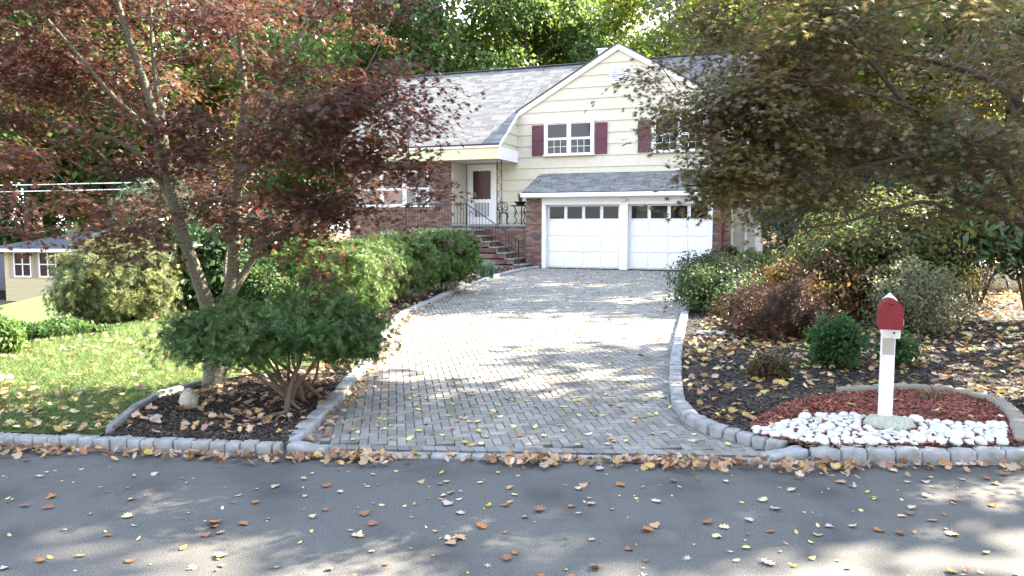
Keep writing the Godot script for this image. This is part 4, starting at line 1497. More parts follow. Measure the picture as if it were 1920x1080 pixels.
func prism_side(poly: Array, u0: float, u1: float) -> ArrayMesh:
	# a polygon in (w, y) extruded along u
	var st := st_new()
	var pp := PackedVector2Array()
	for p in poly: pp.append(Vector2(p[0], p[1]))
	if not Geometry2D.is_polygon_clockwise(pp): pp.reverse()
	var idx := Geometry2D.triangulate_polygon(pp)
	for j in range(0, idx.size(), 3):
		var v := []
		for m in 3: v.append(pp[idx[j + m]])
		if ((v[1] as Vector2) - v[0]).cross((v[2] as Vector2) - v[0]) > 0: v.reverse()
		tri(st, hv(u1, v[0].y, v[0].x), hv(u1, v[1].y, v[1].x), hv(u1, v[2].y, v[2].x))
		tri(st, hv(u0, v[0].y, v[0].x), hv(u0, v[2].y, v[2].x), hv(u0, v[1].y, v[1].x))
	for i in pp.size():
		var a := pp[i]
		var b := pp[(i + 1) % pp.size()]
		quad(st, hv(u1, a.y, a.x), hv(u0, a.y, a.x), hv(u0, b.y, b.x), hv(u1, b.y, b.x))
	return done(st)

func railing(ends: Array, n: int, h: float):
	var a: Vector3 = ends[0]
	var b: Vector3 = ends[1]
	var A := hv(a.x, a.y, a.z)
	var B := hv(b.x, b.y, b.z)
	var up := Vector3(0, h, 0)
	var st := st_new()
	rod(st, A + up, B + up, 0.018)
	rod(st, A + Vector3(0, 0.08, 0), B + Vector3(0, 0.08, 0), 0.010)
	st.generate_normals()
	var rail := piece("railing", st.commit(), M.iron, house)
	for i in n + 1:
		var p := A.lerp(B, i / float(n))
		var s2 := st_new()
		var ends_post := i == 0 or i == n
		rod(s2, p + Vector3(0, 0.0 if ends_post else 0.08, 0), p + up, 0.02 if ends_post else 0.008, 5)
		s2.generate_normals()
		piece("post" if ends_post else "baluster", s2.commit(), M.iron, rail)

# ---------------------------------------------------------------- things on the porch and in the garden
func hw(u: float, y: float, w: float) -> Vector3:
	# a point of the house's own axes in the world
	return house.transform * hv(u, y, w)

func arc(c: Vector3, ax: Vector3, ay: Vector3, r: float, a0: float, a1: float, n := 10) -> PackedVector3Array:
	var out := PackedVector3Array()
	for i in n + 1:
		var a := lerpf(a0, a1, i / float(n))
		out.append(c + (ax * cos(a) + ay * sin(a)) * r)
	return out

func wire(st: SurfaceTool, pts: PackedVector3Array, r: float):
	var rad := PackedFloat32Array()
	for p in pts: rad.append(r)
	tube(st, pts, rad, 5, true)

func iron_chair(label: String, p: Vector3, turn: float):
	var c := thing("garden_chair", label, "chair", p, turn, "iron chairs on the porch")
	var st := st_new()
	lathe(st, [Vector2(0.0, 0.43), Vector2(0.20, 0.43), Vector2(0.215, 0.42), Vector2(0.20, 0.405), Vector2(0.0, 0.405)], 16)
	st.generate_normals()
	piece("seat", st.commit(), M.iron, c)
	for k in 4:
		var a := PI / 4 + k * PI / 2
		st = st_new()
		var d := Vector3(cos(a), 0, sin(a))
		tube(st, PackedVector3Array([d * 0.17 + Vector3(0, 0.41, 0), d * 0.22 + Vector3(0, 0.30, 0), d * 0.17 + Vector3(0, 0.15, 0), d * 0.23 + Vector3(0, 0.0, 0)]), PackedFloat32Array([0.018, 0.022, 0.014, 0.02]), 6, true)
		st.generate_normals()
		piece("leg", st.commit(), M.iron, c)
	st = st_new()
	var bk := Vector3(0, 0.64, -0.2)
	wire(st, arc(bk, Vector3.RIGHT, Vector3.UP, 0.2, -0.9, PI + 0.9, 18), 0.018)
	wire(st, arc(bk + Vector3(0, 0.05, 0), Vector3.RIGHT, Vector3.UP, 0.09, 0, TAU, 14), 0.014)
	for s in [-1.0, 1.0]:
		wire(st, arc(bk + Vector3(s * 0.11, -0.04, 0), Vector3.RIGHT, Vector3.UP, 0.06, 0, TAU, 10), 0.012)
		wire(st, arc(bk + Vector3(s * 0.06, -0.13, 0), Vector3.RIGHT, Vector3.UP, 0.05, 0, TAU, 10), 0.012)
		rod(st, bk + Vector3(s * 0.125, -0.157, 0), Vector3(s * 0.13, 0.41, -0.16), 0.016)
	rod(st, bk + Vector3(0, 0.2, 0), bk + Vector3(0, -0.24, 0.03), 0.012)
	st.generate_normals()
	piece("backrest", st.commit(), M.iron, c)

func build_porch_things():
	iron_chair("black cast-iron garden chair beside the front door", hw(-1.72, 1.88, -0.75), deg_to_rad(HTURN) + 0.5)
	iron_chair("black cast-iron garden chair half hidden behind the garage pillar", hw(-0.62, 1.88, -0.85), deg_to_rad(HTURN) - 0.6)
	var t := thing("garden_table", "black cast-iron porch table between the two iron chairs", "table", hw(-1.05, 1.88, -0.75), deg_to_rad(HTURN))
	var st := st_new()
	lathe(st, [Vector2(0.0, 0.70), Vector2(0.38, 0.70), Vector2(0.39, 0.685), Vector2(0.38, 0.665), Vector2(0.0, 0.665)], 20)
	st.generate_normals()
	piece("tabletop", st.commit(), M.iron, t)
	for k in 3:
		var a := k * TAU / 3 + 0.4
		var d := Vector3(cos(a), 0, sin(a))
		st = st_new()
		tube(st, PackedVector3Array([d * 0.26 + Vector3(0, 0.67, 0), d * 0.16 + Vector3(0, 0.5, 0), d * 0.23 + Vector3(0, 0.3, 0), d * 0.14 + Vector3(0, 0.14, 0), d * 0.26]), PackedFloat32Array([0.02, 0.024, 0.018, 0.02, 0.024]), 6, true)
		wire(st, arc(d * 0.19 + Vector3(0, 0.42, 0), d, Vector3.UP, 0.07, 0, TAU, 10), 0.010)
		st.generate_normals()
		piece("leg", st.commit(), M.iron, t)
	var pot := thing("potted_plant", "spiky green plant in a shallow black pot on the porch table", "plant", hw(-1.05, 2.58, -0.75))
	st = st_new()
	lathe(st, [Vector2(0.0, 0.0), Vector2(0.13, 0.0), Vector2(0.20, 0.10), Vector2(0.235, 0.13), Vector2(0.225, 0.14), Vector2(0.0, 0.12)], 18)
	st.generate_normals()
	piece("pot", st.commit(), M.iron, pot)
	blades("leaves", pot, 60, 0.42, 0.16, Vector3(0, 0.12, 0), [Color(0.10, 0.14, 0.05), Color(0.16, 0.20, 0.09), Color(0.07, 0.10, 0.035)], 11)
	# a small striped flag standing at the picture window
	var fl := thing("small_flag", "small red and white striped flag at the picture window", "flag", hw(-5.06, 2.61, -0.19), deg_to_rad(HTURN))
	st = st_new()
	rod(st, Vector3(0, 0.0, 0), Vector3(0.02, 0.72, 0), 0.008)
	st.generate_normals()
	piece("pole", st.commit(), M.oldwhite, fl)
	for i in 7:
		piece("stripe", box_mesh(Vector3(0.02 + i * 0.03, 0.28 - i * 0.012, -0.004), Vector3(0.05 + i * 0.03, 0.70 - i * 0.02, 0.004)), M.redpaint if i % 2 == 0 else M.white, fl)
	# the lantern standing in the hedge
	var ln := thing("garden_lantern", "black garden lantern with clear glass rising out of the hedge", "lantern", at(-2.92, 17.5))
	st = st_new()
	rod(st, Vector3(0, -0.05, 0), Vector3(0, 1.18, 0), 0.022, 8)
	st.generate_normals()
	piece("post", st.commit(), M.iron, ln)
	st = st_new()
	lathe(st, [Vector2(0.0, 1.16), Vector2(0.055, 1.17), Vector2(0.06, 1.19), Vector2(0.0, 1.20)], 8)
	lathe(st, [Vector2(0.115, 1.39), Vector2(0.12, 1.405), Vector2(0.06, 1.47), Vector2(0.02, 1.48), Vector2(0.012, 1.52), Vector2(0.0, 1.525)], 8)
	for k in 6:
		var a := TAU * k / 6
		rod(st, Vector3(cos(a) * 0.055, 1.19, sin(a) * 0.055), Vector3(cos(a) * 0.10, 1.40, sin(a) * 0.10), 0.007, 4)
	st.generate_normals()
	piece("cage", st.commit(), M.iron, ln)
	st = st_new()
	lathe(st, [Vector2(0.05, 1.20), Vector2(0.092, 1.39)], 6)
	st.generate_normals()
	piece("glass", st.commit(), M.clear, ln)
	st = st_new()
	rod(st, Vector3(0, 1.19, 0), Vector3(0, 1.30, 0), 0.015, 6)
	st.generate_normals()
	piece("candle_tube", st.commit(), M.oldwhite, ln)

func blades(called: String, parent: Node, n: int, length: float, spread: float, base: Vector3, palette: Array, seed_: int):
	# arching grass-like blades in one clump
	var r := RandomNumberGenerator.new()
	r.seed = seed_
	var st := SurfaceTool.new()
	st.begin(Mesh.PRIMITIVE_TRIANGLES)
	st.set_smooth_group(-1)
	for i in n:
		var a := r.randf() * TAU
		var d := Vector3(cos(a), 0, sin(a))
		var l := length * r.randf_range(0.6, 1.1)
		var out := r.randf_range(0.1, 0.75)
		var side := d.cross(Vector3.UP) * 0.009
		var p := base + d * r.randf() * spread * 0.4
		var q := p + d * l * out * 0.35 + Vector3(0, l * 0.62, 0)
		var e := p + d * l * out + Vector3(0, l * (1.0 - out * 0.4), 0)
		st.set_color(pick(r, palette))
		quad(st, p - side, p + side, q + side * 0.8, q - side * 0.8)
		tri(st, q - side * 0.8, q + side * 0.8, e)
	st.generate_normals()
	piece(called, st.commit(), M.blade, parent).set_meta("kind", "stuff")

func build_mailbox():
	var gy := red_height(3.12, 6.14)
	var m := thing("mailbox", "red arched mailbox on a white wooden post among white stones", "mailbox", Vector3(3.12, gy, -6.14), -0.40)
	var st := st_new()
	box(st, Vector3(-0.052, -0.1, -0.052), Vector3(0.052, 1.04, 0.052), 0.005)
	# the pointed top
	var b := 1.04
	for k in 4:
		var a := Vector3([-0.054, 0.054, 0.054, -0.054][k], b, [0.054, 0.054, -0.054, -0.054][k])
		var c := Vector3([0.054, 0.054, -0.054, -0.054][k], b, [0.054, -0.054, -0.054, 0.054][k])
		tri(st, a, c, Vector3(0, b + 0.058, 0))
		quad(st, a - Vector3(0, 0.012, 0), c - Vector3(0, 0.012, 0), c, a)
	piece("post", done(st), M.oldwhite, m)
	piece("bare_patch", box_mesh(Vector3(-0.043, 0.585, 0.045), Vector3(0.047, 0.735, 0.0545), 0.002), M.worn, m).set_meta("label", "bare grey patch on the front of the post")
	piece("bracket", box_mesh(Vector3(-0.062, 0.755, 0.0), Vector3(0.066, 0.835, 0.30), 0.004), M.oldwhite, m)
	st = st_new()
	rod(st, Vector3(0.02, 0.80, 0.30), Vector3(0.02, 0.80, 0.306), 0.008, 8)
	piece("screw", done(st), M.iron, m)
	# the box: an arch pulled along z
	var prof := []
	var hw_ := 0.082
	var side_h := 0.138
	prof.append(Vector2(-hw_, 0)); prof.append(Vector2(-hw_, side_h))
	for i in range(1, 12):
		var a := PI - PI * i / 12.0
		prof.append(Vector2(cos(a) * hw_, side_h + sin(a) * 0.086))
	prof.append(Vector2(hw_, side_h)); prof.append(Vector2(hw_, 0))
	var bx := piece("box", arch(prof, 0.06, 0.40, 1.0), M.redpaint, m, Transform3D(Basis.IDENTITY, Vector3(-0.012, 0.838, 0)))
	var dr := piece("door", arch(prof, 0.402, 0.412, 1.035), M.redpaint, bx)
	st = st_new()
	lathe(st, [Vector2(0.0, 0.0), Vector2(0.012, 0.0), Vector2(0.012, 0.01), Vector2(0.0, 0.016)], 10)
	piece("latch", done(st), M.redpaint, dr, Transform3D(Basis(Vector3.RIGHT, PI / 2), Vector3(0, 0.206, 0.412)))
	st = st_new()
	box(st, Vector3(0.084, 0.06, 0.22), Vector3(0.092, 0.085, 0.37), 0.002)
	box(st, Vector3(0.084, 0.03, 0.33), Vector3(0.092, 0.085, 0.38), 0.002)
	piece("flag", done(st), M.worn, bx)
	st = st_new()
	lathe(st, [Vector2(0.0, 0.075), Vector2(0.10, 0.072), Vector2(0.165, 0.055), Vector2(0.20, 0.01), Vector2(0.21, -0.08)], 16, Vector3.ZERO, 0.10)
	piece("footing", done(st), M.concrete, m, Transform3D(Basis.from_scale(Vector3(1, 1, 0.8)), Vector3(0.02, 0, 0.05)))
	# the white stones
	var bed := thing("pebble_border", "border of rounded white stones behind the kerb around the mailbox", "stones", Vector3(3.1, gh(3.1, 6.0), -6.0))
	var r := RandomNumberGenerator.new()
	r.seed = 44
	var shapes := []
	for v in 5: shapes.append(lump(300 + v, 8, 4, 0.14))
	var placed := []
	var tries := 0
	while placed.size() < 297 and tries < 40000:
		tries += 1
		var x := r.randf_range(1.98, 4.22)
		var z0 := kerb_z(x) + 0.14
		var z1 := 6.22 + 0.16 * sin(x * 2.7 + 0.6) + 0.1 * (x - 3.1)
		if x < 2.3: z1 = 6.02 + (x - 1.98) * 0.6
		if x < 2.3: z0 = 5.98 - (x - 1.98) * 0.8
		var Z := lerpf(z0, z1, pow(r.randf(), 1.1))
		var s := clampf(0.030 + absf(r.randfn(0, 0.020)), 0.024, 0.09)
		if x > 3.9 and r.randf() < 0.35: s *= 1.4
		if Vector2(x - 3.14, (Z - 6.09) * 1.2).length() < 0.2 + s: continue
		if x > 3.75 + (Z - 5.55) * 0.62: continue
		var ok := true
		for p in placed:
			if Vector2(x - p[0], (Z - p[1]) * 1.15).length() < (s + float(p[2])) * 0.80:
				ok = false
				break
		if not ok: continue
		placed.append([x, Z, s])
		var xf := frame_of(Vector3(x, red_height(x, Z) + s * 0.30, -Z), Vector3(r.randfn(0, 0.18), 1, r.randfn(0, 0.18)), r.randf() * TAU, Vector3(s * r.randf_range(0.95, 1.3), s * r.randf_range(0.55, 0.75), s * r.randf_range(0.8, 1.0)))
		xf.origin -= bed.position
		piece("stone", shapes[r.randi() % 5], M.pebble if r.randf() < 0.85 else M.pebble2, bed, xf)

func arch(prof: Array, z0: float, z1: float, k: float) -> ArrayMesh:
	var st := st_new()
	var P := func(i, z): return Vector3((prof[i] as Vector2).x * k, (prof[i] as Vector2).y * k - (k - 1.0) * 0.02, z)
	for i in range(prof.size() - 1):
		quad(st, P.call(i, z0), P.call(i, z1), P.call(i + 1, z1), P.call(i + 1, z0))
	quad(st, P.call(prof.size() - 1, z0), P.call(prof.size() - 1, z1), P.call(0, z1), P.call(0, z0))
	for i in range(1, prof.size() - 1):
		tri(st, P.call(0, z1), P.call(i + 1, z1), P.call(i, z1))
		tri(st, P.call(0, z0), P.call(i, z0), P.call(i + 1, z0))
	return done(st)

# ---------------------------------------------------------------- the neighbour's house
func build_neighbour():
	var h := thing("neighbour_house", "pale yellow house with low dark roof beyond the lawn", "house", Vector3(-25.5, -2.6, -37.5), -0.10)
	var L := 13.6
	piece("wall", box_mesh(Vector3(0, -1.5, -8), Vector3(L, 3.3, 0)), M.cream, h)
	for i in 16: piece("siding_board", box_mesh(Vector3(0.0, 0.0 + i * 0.2, 0.0), Vector3(L, 0.196 + i * 0.2, 0.012 + 0.008 * float(i % 2))), M.cream, h)
	var st := st_new()
	# a low hip roof
	var y := 3.32
	var a := Vector3(-0.7, y, 0.7)
	var b := Vector3(L + 0.7, y, 0.7)
	var c := Vector3(L + 0.7, y, -8.7)
	var d := Vector3(-0.7, y, -8.7)
	var e := Vector3(4.6, y + 1.25, -4.0)
	var f := Vector3(L - 3.4, y + 1.25, -4.0)
	quad(st, a, b, f, e)
	tri(st, b, c, f)
	quad(st, c, d, e, f)
	tri(st, d, a, e)
	quad(st, d, c, b, a)
	piece("roof", done(st), M.slate, h)
	st = st_new()
	box(st, Vector3(-0.72, y - 0.16, 0.62), Vector3(L + 0.72, y - 0.005, 0.74), 0.01)
	piece("gutter", done(st), M.white, h)
	for k in [[0.6, 1.95], [1.95, 1.95], [6.6, 1.2]]:
		st = st_new()
		var x: float = k[0]
		var yy: float = k[1]
		box(st, Vector3(x - 0.06, yy - 0.08, 0), Vector3(x + 0.88, yy, 0.09))
		box(st, Vector3(x - 0.06, yy + 1.15, 0), Vector3(x + 0.88, yy + 1.23, 0.08))
		box(st, Vector3(x - 0.06, yy, 0), Vector3(x, yy + 1.15, 0.08))
		box(st, Vector3(x + 0.82, yy, 0), Vector3(x + 0.88, yy + 1.15, 0.08))
		box(st, Vector3(x + 0.38, yy, 0), Vector3(x + 0.44, yy + 1.15, 0.07))
		box(st, Vector3(x, yy + 0.55, 0), Vector3(x + 0.82, yy + 0.60, 0.065))
		var w := piece("window", done(st), M.white, h)
		piece("pane", box_mesh(Vector3(x, yy, 0.01), Vector3(x + 0.38, yy + 1.15, 0.045)), M.glass, w)
		piece("pane", box_mesh(Vector3(x + 0.44, yy, 0.01), Vector3(x + 0.82, yy + 1.15, 0.045)), M.glass, w)
		if x < 5.0:
			piece("shutter", box_mesh(Vector3(x - 0.36, yy - 0.08, 0.02), Vector3(x - 0.07, yy + 1.22, 0.06)), M.tan, w)
			piece("shutter", box_mesh(Vector3(x + 0.89, yy - 0.08, 0.02), Vector3(x + 1.18, yy + 1.22, 0.06)), M.tan, w)
	piece("door", box_mesh(Vector3(8.2, -0.2, 0.02), Vector3(9.3, 2.2, 0.1)), M.white, h)
	# the lower sun room at its left
	var s := piece("sun_room", box_mesh(Vector3(-5.0, -1.5, -6), Vector3(-0.02, 1.3, -0.6)), M.white, h)
	st = st_new()
	quad(st, Vector3(-5.2, 1.3, -0.4), Vector3(0.0, 1.3, -0.4), Vector3(0.0, 2.9, -4.0), Vector3(-5.2, 2.9, -4.0))
	quad(st, Vector3(-5.2, 1.2, -0.4), Vector3(-5.2, 2.8, -4.0), Vector3(0.0, 2.8, -4.0), Vector3(0.0, 1.2, -0.4))
	quad(st, Vector3(-5.2, 1.2, -0.4), Vector3(0.0, 1.2, -0.4), Vector3(0.0, 1.3, -0.4), Vector3(-5.2, 1.3, -0.4))
	piece("roof", done(st), M.slate, s)
	for i in 5:
		for k in 3: piece("pane", box_mesh(Vector3(-1.0 - i * 0.95, -0.9 + k * 0.72, -0.61), Vector3(-0.25 - i * 0.95, -0.28 + k * 0.72, -0.585)), M.glass, s)

# ---------------------------------------------------------------- trees
func V(x: float, y: float, z: float) -> Vector3:
	return Vector3(x, y, z)

func build_maples():
	var limbs := [
		[[V(0, -0.08, 0), V(0.01, 0.38, 0), V(0, 0.72, 0)], 0.125, 0.10, 5.0],
		[[V(0.0, 0.62, 0), V(-0.05, 0.95, 0.05), V(-0.13, 1.40, 0.2), V(-0.21, 1.83, 0.3), V(-0.26, 2.30, 0.4), V(-0.29, 2.75, 0.5), V(-0.40, 3.28, 0.6), V(-0.48, 3.69, 0.7), V(-0.50, 4.14, 0.8)], 0.085, 0.02],
		[[V(-0.23, 2.20, 0.4), V(-0.31, 2.73, 0.3), V(-0.46, 3.28, 0.1), V(-0.57, 3.81, -0.1), V(-0.62, 4.38, -0.2)], 0.045, 0.012],
		[[V(-0.30, 2.60, 0.5), V(-0.49, 2.85, 0.8), V(-0.64, 3.17, 1.1), V(-0.79, 3.44, 1.3)], 0.03, 0.01],
		[[V(-0.21, 1.83, 0.3), V(-0.51, 2.40, 0.4), V(-1.18, 2.66, 0.4), V(-1.86, 2.80, 0.3)], 0.035, 0.01],
		[[V(0.02, 0.62, 0), V(0.15, 0.97, -0.1), V(0.17, 1.39, -0.2), V(0.18, 1.96, -0.3), V(0.21, 2.59, -0.4), V(0.23, 3.12, -0.5), V(0.16, 3.72, -0.6), V(0.12, 4.40, -0.6)], 0.08, 0.02],
		[[V(0.13, 0.90, -0.08), V(0.30, 1.22, -0.2), V(0.52, 1.67, -0.4), V(0.76, 1.94, -0.6), V(1.20, 2.10, -0.8)], 0.05, 0.012],
		[[V(0.20, 2.24, -0.33), V(0.62, 2.44, 0.0), V(1.01, 2.74, 0.2), V(1.49, 2.87, 0.4), V(2.04, 2.98, 0.6)], 0.035, 0.01],
		[[V(0.21, 2.59, -0.4), V(0.53, 3.27, -0.7), V(0.75, 3.76, -0.8), V(0.95, 4.41, -1.0)], 0.035, 0.012],
		[[V(0.15, 1.05, -0.1), V(-0.03, 1.26, -0.5), V(-0.11, 1.61, -1.0), V(0.01, 1.99, -1.4)], 0.035, 0.01],
		[[V(0.38, 1.45, -0.28), V(1.18, 1.84, 0.1), V(1.79, 2.20, 0.4), V(2.34, 2.43, 0.6)], 0.03, 0.008],
	]
	var cl := crown_clusters(201, V(-0.45, 3.2, 0.0), V(2.9, 1.7, 1.7), 112, 0.46, 0.28, 20, 0.2)
	cl.append_array(crown_clusters(202, V(1.45, 2.35, 0.2), V(1.0, 0.75, 0.8), 28, 0.40, 0.28, 20, 0.0))
	cl.append_array(crown_clusters(203, V(-0.2, 1.75, 0.3), V(1.7, 0.3, 1.0), 13, 0.40, 0.25, 17, 0.0))
	cl.append_array(crown_clusters(205, V(-1.7, 3.75, 0.3), V(1.6, 1.1, 1.1), 62, 0.44, 0.28, 20, 0.0))
	cl.append_array([[V(1.15, 1.45, 0.5), 0.3, 0.4, 18], [V(1.25, 1.2, 0.55), 0.22, 0.6, 14], [V(0.95, 1.65, 0.5), 0.35, 0.35, 20], [V(2.3, 2.3, 0.5), 0.35, 0.25, 20], [V(2.45, 2.0, 0.5), 0.3, 0.3, 18]])
	var red := [Color(0.09, 0.030, 0.031), Color(0.105, 0.038, 0.034), Color(0.115, 0.046, 0.034), Color(0.085, 0.060, 0.030), Color(0.095, 0.034, 0.040), Color(0.085, 0.04, 0.04), Color(0.08, 0.034, 0.034), Color(0.20, 0.085, 0.03)]
	plant("japanese_maple", "dark red japanese maple with forked trunk in the black mulch bed", "tree", at(-3.15, 7.8), limbs, cl, sprigs.star, M.redleaf, red, 0.95, M.mossbark, 204, {"sides": 9, "droop": 0.35, "tilt": 0.38, "out": 0.5, "tip": 0.005, "twiglets": 3, "bare": 0.7})
	limbs = [
		[[V(0.07, -0.15, 0), V(-0.11, 0.44, 0.1), V(-0.17, 1.10, 0.2)], 0.15, 0.11, 4.0],
		[[V(-0.16, 0.89, 0.2), V(-0.80, 1.57, 0.3), V(-1.40, 1.85, 0.4), V(-1.82, 1.98, 0.5), V(-2.19, 2.22, 0.6), V(-2.69, 2.35, 0.7), V(-3.27, 2.38, 0.8), V(-3.89, 2.48, 0.8), V(-4.42, 2.58, 0.8)], 0.085, 0.008],
		[[V(-0.80, 1.57, 0.3), V(-1.33, 1.82, 0.6), V(-1.87, 2.20, 0.8), V(-2.27, 2.32, 1.0), V(-2.93, 2.21, 1.2), V(-3.50, 2.07, 1.3), V(-4.07, 2.02, 1.4), V(-4.55, 2.02, 1.4)], 0.045, 0.007],
		[[V(-0.17, 1.05, 0.2), V(-0.53, 2.38, 0.0), V(-0.74, 2.88, -0.2), V(-1.13, 3.23, -0.3), V(-1.87, 3.47, -0.4), V(-2.72, 3.60, -0.5), V(-3.48, 3.57, -0.6)], 0.075, 0.01],
		[[V(-0.91, 1.65, 0.3), V(-1.45, 2.22, 0.6), V(-2.03, 2.48, 0.9), V(-2.62, 2.71, 1.1), V(-3.17, 2.81, 1.3), V(-3.74, 2.88, 1.4)], 0.04, 0.008],
		[[V(-0.18, 1.05, 0.2), V(-0.23, 2.80, 0.0), V(-0.58, 3.79, -0.2), V(-1.08, 4.49, -0.4)], 0.07, 0.012],
		[[V(-1.19, 1.76, 0.4), V(-1.94, 1.79, 0.8), V(-2.35, 1.90, 1.0), V(-2.86, 1.80, 1.2), V(-3.31, 1.70, 1.3), V(-3.76, 1.66, 1.3)], 0.035, 0.007],
		[[V(-2.62, 2.71, 1.1), V(-3.25, 3.43, 1.0), V(-3.83, 3.78, 0.8)], 0.022, 0.008],
		[[V(-0.2, 1.1, 0.2), V(0.4, 2.0, 0.3), V(1.2, 2.8, 0.4), V(2.0, 3.2, 0.4)], 0.06, 0.012],
	]
	cl = crown_clusters(211, V(-2.6, 3.15, 0.3), V(2.2, 1.15, 1.5), 72, 0.46, 0.18, 19, 0.0)
	cl.append_array(crown_clusters(212, V(-2.5, 2.25, 0.9), V(1.6, 0.5, 0.8), 32, 0.42, 0.17, 18, 0.0))
	cl.append_array(crown_clusters(213, V(-3.75, 2.12, 1.2), V(0.85, 0.30, 0.5), 16, 0.34, 0.22, 20, 0.0))
	cl.append_array(crown_clusters(214, V(0.2, 3.4, 0.1), V(2.2, 1.3, 1.8), 40, 0.5, 0.28, 17, 0.2))
	cl.append_array([[V(-4.45, 2.82, 0.8), 0.28, 0.2, 16], [V(-4.7, 2.72, 0.85), 0.18, 0.2, 9], [V(-4.55, 2.12, 1.4), 0.24, 0.2, 14], [V(-4.3, 1.95, 1.4), 0.26, 0.22, 14], [V(-3.9, 2.62, 0.9), 0.36, 0.25, 20], [V(-3.4, 2.5, 1.0), 0.36, 0.25, 20], [V(-4.1, 3.6, 0.2), 0.35, 0.3, 20]])
	cl.append_array(crown_clusters(217, V(-4.2, 2.42, 1.2), V(0.55, 0.50, 0.4), 20, 0.32, 0.16, 19, 0.0))
	cl.append_array(crown_clusters(215, V(-3.75, 2.78, 1.0), V(0.75, 0.42, 0.6), 26, 0.36, 0.16, 20, 0.0))
	cl.append_array(crown_clusters(216, V(-3.4, 3.75, 0.5), V(1.2, 0.6, 0.8), 28, 0.40, 0.26, 19, 0.0))
	var brown := [Color(0.13, 0.085, 0.055), Color(0.12, 0.115, 0.040), Color(0.14, 0.085, 0.065), Color(0.11, 0.078, 0.060), Color(0.24, 0.18, 0.04), Color(0.12, 0.15, 0.04), Color(0.11, 0.13, 0.038), Color(0.115, 0.075, 0.062)]
	plant("japanese_maple", "bronze japanese maple whose branches reach in front of the garage", "tree", at(6.0, 7.6), limbs, cl, sprigs.star, M.redleaf, brown, 0.87, M.darkbark, 214, {"sides": 9, "droop": 0.6, "tilt": 0.35, "out": 0.5, "tip": 0.005, "twiglets": 3, "bare": 0.7})

